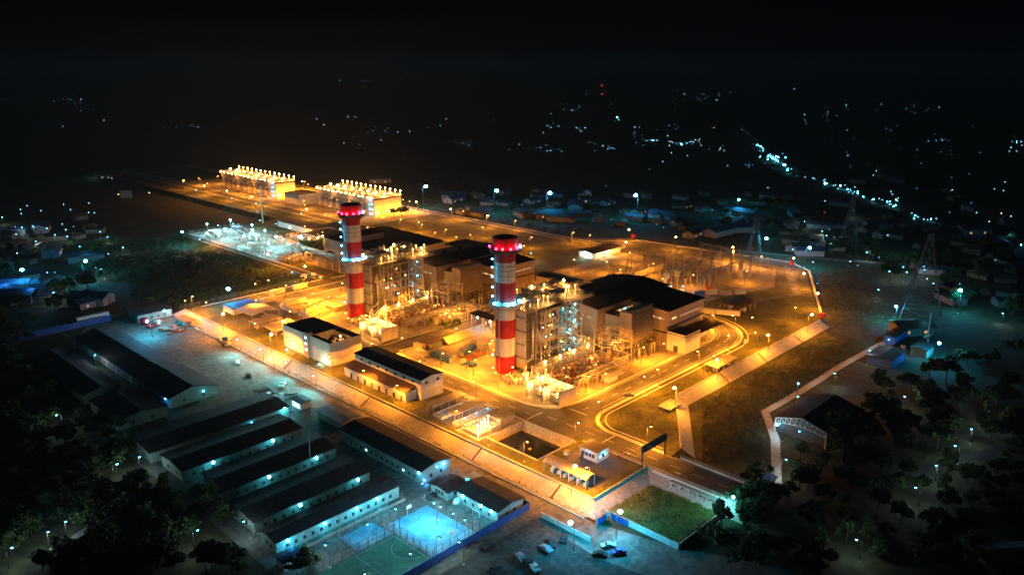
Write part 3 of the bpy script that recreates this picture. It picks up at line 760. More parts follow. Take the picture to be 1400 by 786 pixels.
# ---- transformer bays with blast walls and hot lamps
def trafo_bay(x, y, label, seed):
    t = thing('transformer_bay', label, 'transformer bay', x, y, 0, 0, 'brightly lit transformer bays')
    w, dpt = 10, 17
    for yy in (0, dpt*.5, dpt): MB().box(0,yy-.2,0,w,yy+.2,6.2).build('blast_wall','wall',t)
    MB().box(w-.3,0.2,0,w,dpt-.2,6.2).build('back_wall','wall',t)
    fr = MB()
    for yy in (1,4.5,8,9,13,16.5): fr.bar((-.2,yy,0),(-.2,yy,3.0),.15)
    fr.bar((-.2,.5,3),(-.2,16.8,3),.12); fr.bar((-.2,.5,1.5),(-.2,16.8,1.5),.1)
    for yy in range(34): fr.bar((-.2,.5+yy*.49,0),(-.2,.5+yy*.49,3),.04)
    fr.build('fence_panel','steel',t)
    for k, yy in enumerate((4.2, 12.7)):
        b = MB().box(2.5,yy-2,.5,7,yy+2,3.8); b.build('tank','steel',t)
        fn = MB()
        for q in range(7): fn.box(1.6,yy-1.9+q*.6,.9,2.45,yy-1.7+q*.6,3.4)
        for q in range(7): fn.box(7.05,yy-1.9+q*.6,.9,8,yy-1.7+q*.6,3.4)
        fn.build('radiator','steel',t)
        for q in (-1.2,0,1.2):
            bb = MB(); bb.cyl(4.7,yy+q,3.8,5.8,.16,8); [bb.cyl(4.7,yy+q,4+.3*i,4.12+.3*i,.3,8) for i in range(6)]; bb.build('bushing','porc',t)
        MB().cyl(3.6,yy,4.4,5.2,.01,4).build('stub','steel',t) if False else None
        MB().path([(6.2,yy-1.8,4.7),(6.2,yy+1.8,4.7)],.8,10).build('conservator','steel',t)
    rnd = random.Random(seed)
    for k in range(8):
        xx, yy, z = 1.2+(k % 2)*6.5, 2+(k//2)*4.4, 6.8 if k % 2 else 5.2
        q = MB().ball(xx,yy,z,.26); q.bar((xx,yy,3.5),(xx,yy,z-.3),.04); q.build('bay_lamp','g_sod',t)
        light(xx-.2,yy,z-.6,1150,(1,.46,.11),t)
    return t
trafo_bay(-13.5, -42, 'right transformer bay, brightly lit between pale blast walls near the junction', 1)
trafo_bay(-15, 68, 'left transformer bay, brightly lit beside the courtyard office block', 2)
# ---- pipe racks
def rack(name, label, x0, y0, x1, y1, h, levels, pipes, step=5, col='steel', pm='pipe', lamps=0, seed=0, z0=0, group=None):
    """long axis along x or y, whichever is longer"""
    rnd = random.Random(seed); along = (x1-x0) >= (y1-y0); L = (x1-x0) if along else (y1-y0); Wd = (y1-y0) if along else (x1-x0)
    cx_, cy_ = (x0+x1)/2, (y0+y1)/2
    t = thing(name, label, 'pipe rack', cx_, cy_, z0, 0 if along else math.pi/2, group)
    n = max(1, round(L/step))
    for i in range(n+1):
        u = -L/2+L*i/n; f = MB()
        for v in (-Wd/2, Wd/2): f.bar((u,v,0),(u,v,h),.34)
        for l in levels: f.bar((u,-Wd/2,l),(u,Wd/2,l),.28)
        f.build('portal_frame', col, t)
    bm_ = MB()
    for v in (-Wd/2, Wd/2):
        for l in levels: bm_.bar((-L/2,v,l),(L/2,v,l),.24)
        for i in range(0, n, 2): bm_.bar((-L/2+L*i/n,v,0),(-L/2+L*(i+1)/n,v,levels[0]),.15)
    bm_.build('beam', col, t)
    for l in levels:
        for k in range(pipes):
            v = -Wd/2+Wd*(k+.7)/(pipes+.4); e = rnd.uniform(0,.12)*L; g = rnd.uniform(0,.12)*L; w = rnd.choice((.25,.4,.6,.3))
            pts = [(-L/2+e,v,l+.35+w/2),(L/2-g,v,l+.35+w/2)]
            if rnd.random() < .6: pts.append((L/2-g,v,max(.3,l-rnd.uniform(1,3))))
            if rnd.random() < .5: pts.insert(0, (-L/2+e,v,max(.3,l-rnd.uniform(1,3))))
            MB().path(pts, w, 7).build('pipe', pm, t)
    for k in range(lamps):
        u = -L/2+L*(k+.5)/lamps; q = MB().ball(u,-Wd/2-.3,h+1.6,.36); q.bar((u,-Wd/2-.3,h),(u,-Wd/2-.3,h+1.6),.1)
        q.build('rack_lamp','g_sod',t); light(u,-Wd/2-.4,h+.9,1900,(1,.45,.07),t)
    return t
def thicket(name, label, x0, y0, x1, y1, h, n, m, seed, cat='pipework', z0=0):
    """dense process pipework standing on one skid: U bends, valves, small frames"""
    rnd = random.Random(seed); cx_, cy_ = (x0+x1)/2, (y0+y1)/2; t = thing(name, label, cat, cx_, cy_, z0)
    W_, D_ = (x1-x0)/2, (y1-y0)/2
    for g in range(6):
        mb = MB()
        for k in range(n//6):
            x = rnd.uniform(-W_,W_); y = rnd.uniform(-D_,D_); hh = rnd.uniform(.5,1)*h; d = rnd.uniform(-4,4); e = rnd.uniform(-2.5,2.5)
            x2 = max(-W_,min(W_,x+d)); y2 = max(-D_,min(D_,y+e)); w = rnd.choice((.14,.2,.3,.42))
            mb.path([(x,y,0),(x,y,hh),(x2,y,hh),(x2,y2,hh),(x2,y2,0)], w, 6)
            if rnd.random() < .5: mb.ball((x+x2)/2,y,hh,w*1.5,6); mb.bar(((x+x2)/2,y,hh),((x+x2)/2,y,hh+.8),.1)
        mb.build('pipe_loop', m if g % 2 else 'pipe', t)
    if m != 'dsteel':
        for k in range(9):
            x,y,z = rnd.uniform(-W_,W_),rnd.uniform(-D_,D_),h*rnd.uniform(.6,1.15); MB().ball(x,y,z,.17).build('pipe_lamp','g_sods',t)
            if k%3==0: light(x,y,z+.5,520,(1,.42,.08),t)
    fr = MB(); nx = max(1,int(W_*2/4))
    for i in range(nx+1):
        u = -W_+2*W_*i/nx
        for v in (-D_, D_): fr.bar((u,v,0),(u,v,h*.9),.2)
        fr.bar((u,-D_,h*.6),(u,D_,h*.6),.16); fr.bar((u,-D_,h*.9),(u,D_,h*.9),.16)
    for v in (-D_, D_): fr.bar((-W_,v,h*.9),(W_,v,h*.9),.18)
    fr.build('support_frame', m, t)
    return t
for uy, nm in ((0,'right'),(110,'left')):
    thicket('pipe_skid', f'rust red tangle of pipe loops in front of the {nm} boiler block', 4, uy-32, 36, uy-20, 4.2, 150, 'rust', 20+uy)
    rack('pipe_rack', f'lamp topped pipe rack between the {nm} boiler and its rust red pipe loops', 0, uy-18.5, 38, uy-15.5, 6.5, (4.6,6.5), 3, 5, 'steel', 'pipe', 4, 31+uy, group='plant pipe racks')
    rack('pipe_rack', f'tall steel pipe tower at the {nm} filter house', 36, uy-33, 46, uy-20, 15, (4,8,11.5,15), 3, 4, 'steel', 'pipe', 0, 41+uy, group='plant pipe racks')
    rack('pipe_rack', f'low pipe rack leading from the {nm} transformer bay toward the steel tower', 4, uy-37.5, 40, uy-35, 5.2, (3.6,5.2), 2, 6, 'steel', 'pipe', 0, 44+uy, group='plant pipe racks')
    thicket('pump_skid', f'grey pumps and pipes at the foot of the {nm} chimney', -10, uy-16, 2, uy-7, 2.6, 60, 'steel', 50+uy)
    thicket('valve_skid', f'dark valve frames under the {nm} filter house', 46, uy-34, 66, uy-16, 6.5, 90, 'dsteel', 60+uy)
    s = thing('skid_shelter', f'small pale roofed shelter beside the {nm} pipe loops', 'shelter', 23, uy-39.5, 0)
    roof_mb(-4,-2.6,4,2.6,3,.6,'gable').build('roof','rooft',s); posts(s,[(-3.7,-2.4),(3.7,-2.4),(3.7,2.4),(-3.7,2.4)],3,.2,'steel')
    MB().box(-3,-1,0,3,1.6,2).build('cabinet','wallw',s)
    v = thing('vent_stack', f'slim vent pipe rising from the {nm} pipe loops', 'vent pipe', 31, uy-33.5, 0)
    MB().cyl(0,0,0,11,.5,10).build('pipe','rust',v); MB().cyl(0,0,11,11.8,.8,10).build('cap','steel',v)
    c = thing('lamp_cluster', f'glittering pipe rack lamps beside the {nm} chimney foot', 'lamp cluster', -2, uy-20, 0)
    for k,(u,w_) in enumerate(((0,0),(3,2),(-3,3),(5,-2),(9,3),(1,6))):
        q = MB().ball(u,w_,3.4,.24); q.bar((u,w_,0),(u,w_,3.4),.1); q.build('lamp_post','g_sods',c); light(u,w_,2.9,900,(1,.46,.09),c)
rack('pipe_rack', 'long yellow lit pipe rack crossing between the two generating units', 36, -14, 41.5, 74, 8, (6,8), 4, 6, 'steel', 'pipe', 0, 77, group='plant pipe racks')
rack('pipe_rack', 'long trestle pipe rack running from the receiving station to the left chimney', 46, 128, 51, 246, 9, (7,9), 4, 8, 'steel', 'pipe', 0, 78, group='plant pipe racks')
thicket('pump_skid', 'golden lit cluster of pumps and valves near the open steel canopy', 22, 64, 36, 76, 4.5, 70, 'steel', 91)
t = thing('canopy', 'brown roofed open steel canopy left of the right chimney', 'canopy', 37, 46, 0)
roof_mb(-7,-8,7,8,7,.8,'mono').build('roof','roofb',t); posts(t, [(-6.5,-7.5),(-6.5,0),(-6.5,7.5),(6.5,-7.5),(6.5,7.5)], 7, .3, 'steel')
thicketm = MB()
for k in range(7): thicketm.cyl(-4+k*1.3,(-1)**k*2.5,0,2.6+.2*k,.45,10)
thicketm.build('pump','pipe',t)
for u in (-5,4): MB().ball(-5.6,u,5.6,.4).build('canopy_lamp','g_hot' if u<0 else 'g_cya',t); light(-5.2,u,5.0,1700,(1,.5,.12) if u<0 else CYA,t)

for uy, nm in ((0,'right'),(110,'left')):
    thicket('drain_skid', f'golden lit low pipework behind the {nm} boiler block', 8, uy+10, 44, uy+21, 5.5, 110, 'steel', 131+uy)
    thicket('fuel_skid', f'fuel gas pipes and valves between the {nm} filter house and the tall pipe tower', 38, uy-14, 47, uy-4, 7, 70, 'pipe', 141+uy)
# ================================================================ WEST SIDE BUILDINGS
# courtyard office block
t = thing('office_block', 'cream office block with parapet and sunken dark roof court holding air units', 'building', -41.2, 77.8, 0)
a,b,c,d = -8.3,-19.3,8.3,19.3
w = MB(); w.box(a,b,0,a+.4,d,10.6); w.box(c-.4,b,0,c,d,10.6); w.box(a+.4,b,0,c-.4,b+.4,10.6); w.box(a+.4,d-.4,0,c-.4,d,10.6)
w.box(a+.4,-3,6,c-.4,-2.7,10.4); w.build('wall','wall',t)
MB().box(a+.41,-2.69,9.6,c-.41,d-.41,9.9).build('roof','roof',t)
MB().box(a+.41,b+.41,6.2,c-.41,-3.01,6.5).build('court_floor','roof',t)
for v in (6.4,9.9):
    MB().box(a+.5,b+.5,v,a+3,-3.1,v+.25).build('roof_edge','roof',t) if v > 9 else None
MB().box(c-3.5,b+.5,9.9,c-.5,-3.1,10.15).build('roof_edge','roof',t)
s = MB().box(a-.9,-3.2,0,a+1.8,.8,11.6).build('stair_bay','clad',t)
for z in (3.2,6.0,8.8): MB().box(a-1.0,-2.2,z,a-.9,-.6,z+1.1).build('window','w_cya',s)
for k in range(3): MB().box(a-.1,1.5+k*1.3,.8,a-.01,2.4+k*1.3,2.2).build('window','w_warm',t)
for i,(u,v) in enumerate(((-4,-16),(-1,-16),(2,-16),(-4,-11),(-1,-10.5),(2.5,-11),(-2,-6),(3,-6.5))):
    q = MB().cb(u,v,6.5,2,1.6,1.5); q.cyl(u,v,8,8.2,.6,10); q.build('air_unit','steel',t)
MB().ball(1.5,-13,10.2,.4).build('roof_lamp','g_sod',t); light(1.5,-13,9.3,1200,(1,.4,.08),t)
MB().path([(0,-15,7),(3,-15,8.4),(3,-7,8.4),(5,-7,7)],.5,6).build('duct','rust',t)
# long two storey block
t = thing('long_block', 'long cream two storey block with dark roof, lean to and small paired windows', 'building', -39.7, 24, 0)
a,b,c,d = -5.7,-22,5.7,22
walls_mb(a,b,c,d,0,8.4,.9,'gable').build('wall','wall',t); roof_mb(a,b,c,d,8.41,.9,'gable',.3).build('roof','roof',t)
windows(t,'-x',b+2,d-2,6.4,7,1.5,.9,a,['glass'])
windows(t,'-y',a+1.5,a+4,6.4,1,1.4,.9,b,['glass']); windows(t,'-y',c-4,c-1.5,6.4,1,1.4,.9,b,['glass'])
le = MB(); le.box(a-5.6,b+3,0,a-.01,d,4.0); le.build('lean_to','wall',t)
roof_mb(a-5.6,b+3,a-.02,d,4.01,1.3,'mono',.25).build('lean_to_roof','roofb',t)
for k in range(8): MB().box(a-5.7,b+5+k*4.8,.1,a-5.61,b+6.1+k*4.8,2.2).build('door','glass' if k%2 else 'dsteel',t)
# settling basins between tan roofs
def pcan(x0,y0,x1,y1,label):
    t = thing('basin_roof',label,'canopy',(x0+x1)/2,(y0+y1)/2,0,0,'tan roofs over the settling basins'); w_,d_=(x1-x0)/2,(y1-y0)/2
    roof_mb(-w_,-d_,w_,d_,3.0,.25,'monoy',0,.15).build('roof','rooft',t)
    for i in range(5):
        u = -w_+.6+(2*w_-1.2)*i/4; MB().bar((u,d_-.6,0),(u,d_-.6,3.1),.18).build('post','steel',t); MB().bar((u,-d_+.6,0),(u,-d_+.6,3.0),.18).build('post','steel',t)
pcan(-51,-11.5,-33.5,-7,'flat tan roof beside the basins, nearer the long two storey block')
pcan(-50,-22.6,-33.5,-17.4,'flat tan roof between the two rows of blue grey basins')
for y0_,y1_,lb in ((-17,-12.2,'blue grey settling basins between the two tan roofs'),(-26,-23,'blue grey settling basins on the side of the hot floodlights')):
    t = thing('settling_basin',lb,'basin',-42.5,(y0_+y1_)/2,0,0,'settling basins'); d_=(y1_-y0_)/2
    q = MB().box(-9,-d_,.02,9,d_,.5); q.build('water_tray','basin',t)
    q = MB()
    for k in range(13): u=-9+1.5*k; q.box(u-.1,-d_-.1,.02,u+.1,d_+.1,1.0)
    for v in (-d_-.12,d_): q.box(-9.1,v,.02,9.1,v+.12,1.0)
    q.build('partition','wallw',t)
    for u in (-6,0,6): MB().bar((u,-d_-.3,0),(u,-d_-.3,2.6),.08).build('lamp_post','steel',t); MB().ball(u,-d_-.3,2.7,.16).build('bulb','g_cyas',t); light(u,-d_,2.5,210,(.1,.6,1),t)
t = thing('railing', 'thin steel fence round the settling basins', 'fence', -42, -16, 0)
f = MB(); rail(f,[(-11.5,-10.8),(11,-10.8),(11,11.5)],0,1.3,2.2,.07); rail(f,[(-11.5,-10.8),(-11.5,11.5)],0,1.3,2.2,.07); f.build('rail','steel',t)
# lamp slab (water treatment slab with four floodlights)
t = thing('treatment_slab', 'low concrete treatment tanks under a row of four hot floodlights', 'tank', -43, -33, 0)
q = MB(); q.box(-9.5,-5,0,-4,4,1.2); q.box(-3.4,-5,0,2,4,1.6); q.box(2.8,-4,0,10,4.6,2.6); q.build('tank','yard',t)
for k in range(7): MB().cyl(-8.5+k*1.5,3,1.2,2.6,.35,10).build('dosing_pump','wallw',t)
for k in range(4):
    u = -9.5+k*2.6; q = MB().bar((u,-4.6+k*.9,0),(u,-4.6+k*.9,4.8),.04); q.ball(u,-4.6+k*.9,5.1,.26); q.build('floodlight','g_hot',t); light(u,-4.4+k*.9,4.2,1500,(1,.58,.2),t)
q = MB(); rail(q,[(-10,-5.8),(11,-5.8)],0,1.2,2,.07); q.build('railing','steel',t)
# pond walkway float
MB().ball(-42,-53,-2.6,.7,10,.4).build('float','white'); tag(bpy.data.objects['float'],'small white float on the dark pond water','float')
# gatehouse
t = building('gatehouse','white gatehouse with flat tan roof beside the entrance road','gatehouse',-37.8,-79.8,-31.5,-72.2,3.7,0,'flat','wallw','rooft',ov=.4)
a,b,c,d = t['dim']; windows(t,'-x',b+1,d-1,1.5,4,1.0,1.0,a,['glass']); windows(t,'-y',a+1,c-1,1.4,3,1.1,1.0,b,['w_cya','glass','w_cya'])
door(t,'-x',2.6,a)
light(a-1.5,0,3.2,160,CYA,t); light(0,b-1.5,3.2,260,CYA,t); MB().ball(0,b-.3,3.2,.18).build('wall_lamp','g_cyas',t)
# bus shelter canopy
t = thing('entrance_canopy','long curved tan canopy on white posts over turnstiles by the west bank','canopy',-51.5,-78.7,0)
r_ = MB(); n = 8
for i in range(n):
    u0,u1 = -2.6+5.2*i/n,-2.6+5.2*(i+1)/n; z0_,z1_ = 3.6+.9*(1-(u0/2.6)**2),3.6+.9*(1-(u1/2.6)**2)
    r_.face([(u0,-9.5,z0_),(u1,-9.5,z1_),(u1,8.7,z1_),(u0,8.7,z0_)]); r_.face([(u0,-9.5,z0_-.2),(u0,8.7,z0_-.2),(u1,8.7,z1_-.2),(u1,-9.5,z1_-.2)])
r_.build('roof','rooft',t)
for k in range(6): MB().bar((-2.2,-9+k*3.5,0),(-2.2,-9+k*3.5,3.5),.2).build('post','white',t); MB().bar((2.2,-9+k*3.5,0),(2.2,-9+k*3.5,3.5),.2).build('post','white',t)
for k in range(6): MB().cb(0,-7.5+k*2.8,0,2.4,.5,1.1).build('turnstile','wallw',t)
light(-1,-5,3.0,300,CYA,t); light(-1,3,3.0,300,CYA,t)
t = thing('cabinet','small white cabinet on the gate yard','cabinet',-40,-68.5,0); MB().cb(0,0,0,1.6,1.4,1.4).build('body','wallw',t); MB().cb(0,0,1.4,1.8,1.6,.12).build('lid','steel',t)
# gantry display over entrance road
t = thing('entrance_gantry','dark display board gantry spanning the entrance road','sign gantry',-23,-92,0)
for u in (-6.6,7): MB().bar((u,0,0),(u,0,7),.35).build('post','dsteel',t)
MB().box(-6.9,-.35,5.0,7.3,.35,7.4).build('board','dsteel',t); MB().box(-6.4,-.42,5.3,6.8,-.36,7.1).build('display_panel','glass',t); MB().box(-6.4,.36,5.3,6.8,.42,7.1).build('display_panel','wallw',t)
t = thing('barrier','red and white lifting barrier by the gatehouse','barrier',-30,-83,0)
MB().cb(0,0,0,.6,.6,1.1).build('housing','red',t); bb = MB()
for i in range(6): bb.m = i % 2; bb.box(.3+i*1,-.06,1,1.3+i*1,.06,1.15)
bb.build('arm',['white','red'],t)
# parapets and culvert at the causeway
t = thing('bridge','concrete culvert bridge with five dark openings and rail carrying the entrance road','bridge',-22.3,-111,0)
q = MB(); q.box(-6.9,-15,-.6,-6.32,15,.55); q.box(6.41,-15,-.6,6.9,13,.55); q.build('parapet','kerb',t)
q = MB(); rail(q,[(-6.6,-15),(-6.6,15)],.55,.9,2,.1); q.build('railing','steel',t); q = MB(); rail(q,[(6.6,-15),(6.6,13)],.55,.9,2,.1); q.build('railing','steel',t)
q = MB(); y_=6.8
for k in range(6): q.box(-8.6,y_-.5-k*3.2,-3,-6.33,y_+.1-k*3.2,-.45)
q.box(-8.6,-9.8,-.44,-6.33,7.4,-.1); q.build('pier','bank',t)
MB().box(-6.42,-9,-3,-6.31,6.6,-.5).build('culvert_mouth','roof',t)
q = MB(); q.face([(-6.9,-9.8,-3),(-10,-15,-3),(-10,-15,-.9),(-6.9,-9.8,0)]); q.face([(-6.9,-9.8,-3),(-6.9,-9.8,0),(-7,-15,0),(-7,-15,-3)]); q.build('wing_wall','kerb',t)
MB().bar((-7.2,-14.3,-3),(-7.2,-14.3,2.2),.12).build('lamp_post','steel',t); MB().ball(-7.2,-14.3,2.4,.45).build('bulb','g_cya',t); light(-10.4,-12.6,2.4,2200,(.15,.8,.85),t)
# walls round the low scrub pit
t = thing('boundary_wall','low grey boundary wall round the scrub pit below the bridge','wall',-57,-122,ZO)
q = MB(); q.box(-.3,-2,0,.1,24,1.9); q.box(.1,-2.2,0,24,-1.9,1.9); q.build('panel','bank',t)
t = thing('boundary_wall','blue sheet gate and fence beside the lane at the pit corner','fence',-58,-100,ZO)
q = MB(); q.box(-5.5,-.1,0,-1.2,.1,2.2); q.box(.2,-7,0,.35,-1,2.2); q.build('panel','bluew',t); [MB().cb(u,v,0,.4,.4,2.8).build('post','steel',t) for u,v in ((-5.6,0),(-1,0),(.3,-.8))]
# ---- west sheds near the NW corner
def openshed(name,label,x0,y0,x1,y1,h,rise,kind,roof,cat='shed',z0=0,inner=True,pm='steel',group=None):
    t = thing(name,label,cat,(x0+x1)/2,(y0+y1)/2,z0,0,group); w_,d_=(x1-x0)/2,(y1-y0)/2
    roof_mb(-w_,-d_,w_,d_,h,rise,kind,.4,.2).build('roof',roof,t)
    nx,ny = max(1,round(w_*2/6)),max(1,round(d_*2/6))
    for i in range(nx+1):
        for v in (-d_,d_): MB().bar((-w_+2*w_*i/nx,v,0),(-w_+2*w_*i/nx,v,h),.22).build('post',pm,t)
    if inner:
        q = MB(); rnd = random.Random(int(x0*7+y0))
        for k in range(6): sx,sy,hh=rnd.uniform(1,3),rnd.uniform(1,2.4),rnd.uniform(.6,1.7); q.cb(rnd.uniform(-w_+2,w_-2),rnd.uniform(-d_+1.5,d_-1.5),0,sx,sy,hh)
        q.build('stored_goods','steel',t)
    return t
building('site_store','low store with blue roof and pale end wall on the northwest lawn','shed',-43,158,-28,169,3.2,.6,'gable','wallw','roofblue')
openshed('canopy','curved tan canopy next to the blue roofed store',-43,138,-28,154,4,1.4,'gable','rooft','canopy')
openshed('canopy','narrow tan canopy in the middle of the northwest lawn',-47,127,-33,134,3,.3,'mono','rooft','canopy')
openshed('canopy','broad pale tan canopy left of the office block',-46,110,-32,123,3,.4,'mono','rooft','canopy')
openshed('canopy','small yellow canopy touching the corner of the office block',-44,100,-32,106.5,2.8,.3,'mono','rooft','canopy')
# ---- shipping containers
def container(label,x,y,m,rz=0,l=12.2,z=0,group='shipping containers in the plant'):
    t = thing('container',label,'container',x,y,z,R(rz),group)
    q = MB().box(-l/2,-1.22,.12,l/2,1.22,2.6)
    for i in range(int(l/.6)): u=-l/2+.3+i*.6; q.box(u,-1.27,.3,u+.28,-1.22,2.4); q.box(u,1.22,.3,u+.28,1.27,2.4)
    q.build('body',m,t); e = MB()
    for u in (-l/2-.04,l/2-.1):
        for v in (-1.28,1.1): e.box(u,v,0,u+.16,v+.18,2.66)
    e.build('corner_post',m,t); MB().box(-l/2-.08,-1.1,.25,-l/2-.0,1.1,2.45).build('door','steel' if m!='steel' else 'wallw',t)
    return t
cts = []
def C_(*a,**k): cts.append(container('',*a,**k))
for i in range(3): C_(-14+i*0,145-i*3.0,('grey','yel','yel')[i])
for i in range(4): C_(-4,150-i*2.9,('grey','yel','yel','yel')[i])
for i in range(4): C_(-13,133-i*2.8,'yel')
for i in range(5): C_(3,136-i*2.7,'yel' if i!=3 else 'wallw',rz=0)
for i in range(3): C_(14,139-i*2.8,'wallw')
C_(-14,145,'yel',z=2.68); C_(-13,127.4,'yel',z=2.68)
for i in range(4): C_(13,124-i*2.7,'yel')
C_(-10,30,'blue',90); C_(-7,31,'grey',90); C_(4,28,'blue',20); C_(7,31,'grey',20); C_(-8,48,'rooft',90,6.1); C_(-13,41,'wallw',90,6.1)
C_(-2,44,'grey',0,6.1); C_(11,46,'rooft',0); 
for i in range(2): C_(140+i*11,(22-i*9),'yel',-38)
C_(160,2,'blue',-38,6.1); C_(166,-3,'wallw',-38,6.1); C_(171,-9,'rooft',-38,6.1); C_(178,-14,'wallw',-38,6.1)
C_(132,-18,'wallw',-68); C_(138,-29,'wallw',-60)
for x,y,s_ in ((-18,167,0),(-6,177.5,0),(9,178,0)): C_(x,y,'wallw',3,9)
openshed('stall','dark grey roofed workshop beyond the loop road bend',142,-34,158,-22,3.6,1.0,'gable','roofb','workshop')
openshed('canopy','small tan canopy beside the loop road with parked equipment',60,-68,76,-62,3,.3,'mono','rooft','canopy')
openshed('canopy','grey sheet shed on the grass below the junction',13,-75,21,-70,1.1,.2,'mono','grey','shed')
t = thing('tarpaulin_pile','tan tarpaulin ridge over stacked goods in the laydown yard','tarpaulin',12,45,0)
roof_mb(-8,-3.5,8,3.5,.4,2.4,'gable',0,.3).build('cover','rooft',t); MB().box(-7,-3,0,7,3,.5).build('pallet','rust',t)
t = thing('material_pile','rust brown heap of pipes in the laydown yard','pipe pile',3,22,0)
for k in range(9): MB().path([(-6+random.random(),-2+k*.5,.3+(k%3)*.5),(5+random.random(),-1.6+k*.45,.3+(k%3)*.5)],.42,8).build('pipe','rust',t)
# laydown sheds yard
openshed('shelter','low brown shelter in the laydown yard',-6,44,2,50,2.6,.3,'mono','roofb')
# ---- round tank, west hall and others at the back
t = thing('storage_tank','round green storage tank behind the receiving station','tank',63,249,0)
q = MB().cyl(0,0,0,10.5,8,36); q.build('shell','green',t); MB().cyl(0,0,10.52,11.6,8.1,36,1.2).build('roof','rooft',t)
q = MB(); rail(q,[(8*math.cos(2*math.pi*i/18),8*math.sin(2*math.pi*i/18)) for i in range(19)],10.6,1.1,2,.1); q.build('railing','steel',t)
q = MB()
for i in range(22): a=math.pi+1.8*i/22; q.cb(8.5*math.cos(a),8.5*math.sin(a),.4+i*.46,1,1,.1)
q.build('stair','steel',t)
for k in range(5):
    a=R(150+k*40); MB().ball(8.2*math.cos(a),8.2*math.sin(a),12.3,.5).build('tank_lamp','g_sod',t)
light(0,0,15,1500,SOD,t)
t = building('workshop_hall','wide beige workshop hall with dark flat roof behind the left chimney','hall',66,172,118,238,11.5,1.2,'monoy','wall','roof')
a,b,c,d = t['dim']; MB().cb(-8,8,12.9,18,14,4).build('roof_house','clad',t); MB().cb(-8,8,16.91,18.6,14.6,.3).build('roof_house_roof','roof',t)
MB().box(a-.1,d-12,0,a,d-7,4).build('door','dsteel',t)
t = building('annex_hall','yellow lit annex with tall bare end wall beside the workshop hall','hall',120,150,140,176,9,0,'flat','yel','roof')
t = building('field_office','small low building with dark roof and bright cold doorway lamps behind the round tank','building',110,268,132,310,4.5,.6,'gable','wall','roofb')
a,b,c,d = t['dim']
for k in range(4): MB().ball(a-.5,b+6+k*3,3.2,.35).build('wall_lamp','g_cyas',t)
light(a-2,b+10,2.6,1500,(1,.8,.5),t)
building('plant_room','low dark roofed plant room beside the round tank','building',84,262,106,292,5,0,'flat','wall','roof')
building('plant_room','pale boxy store between the two cooling blocks','building',160,422,180,446,9.5,0,'flat','wall','roofb')
building('plant_room','long low dark roofed workshop with lit yard, left of the workshop hall','building',96,300,112,350,4.5,0,'flat','wall','roofb')
thicket('process_skid','golden process pipework between the round tank and the receiving station',74,255,100,300,5,90,'steel',101)
thicket('process_skid','amber lit pipe manifold at the near end of the receiving station',36,232,48,248,4,70,'steel',102)
building('back_hall','brown roofed hall seen behind the right chimney','hall',118,30,140,48,7.5,1,'gable','yel','roof')
building('back_hall','dark roofed hall right of the right chimney top with pale wall','hall',108,54,119,80,7,1,'gable','wall','roof')
for i,(x0_,y0_,x1_,y1_) in enumerate(((128,52,160,62),(165,46,196,54))):
    t = thing('screen_wall',('yellow lit long screen wall behind the right hall','yellow lit short screen wall nearer the control house')[i],'wall',(x0_+x1_)/2,(y0_+y1_)/2,0)
    MB().box(-(x1_-x0_)/2,-.2,0,(x1_-x0_)/2,.2,3.2).build('panel','yel',t); MB().box(-(x1_-x0_)/2,-.3,3.2,(x1_-x0_)/2,.3,3.4).build('coping','kerb',t)
# control house
t = building('control_house','low control house with dark roof and a bright row of windows near the switchyard','control house',184,97,214,110,4.2,.7,'gable','wallw','roof',ov=1.0)
a,b,c,d = t['dim']; windows(t,'-x',b+1,d-1,1.4,5,1.5,1.3,a,['w_cya','w_warm']); windows(t,'-y',a+1,c-1,1.4,9,1.8,1.3,b,['w_warm'])
light(0,b-2.5,3,2200,(1,.75,.4),t); light(-9,b-2.5,3,1500,(1,.75,.4),t); light(a-3,0,3,1800,(.7,.9,1),t)
building('guard_hut','tiny lit hut at the far end of the control house','hut',219,102,227,109,3.2,.3,'gable','wallw','rooft')
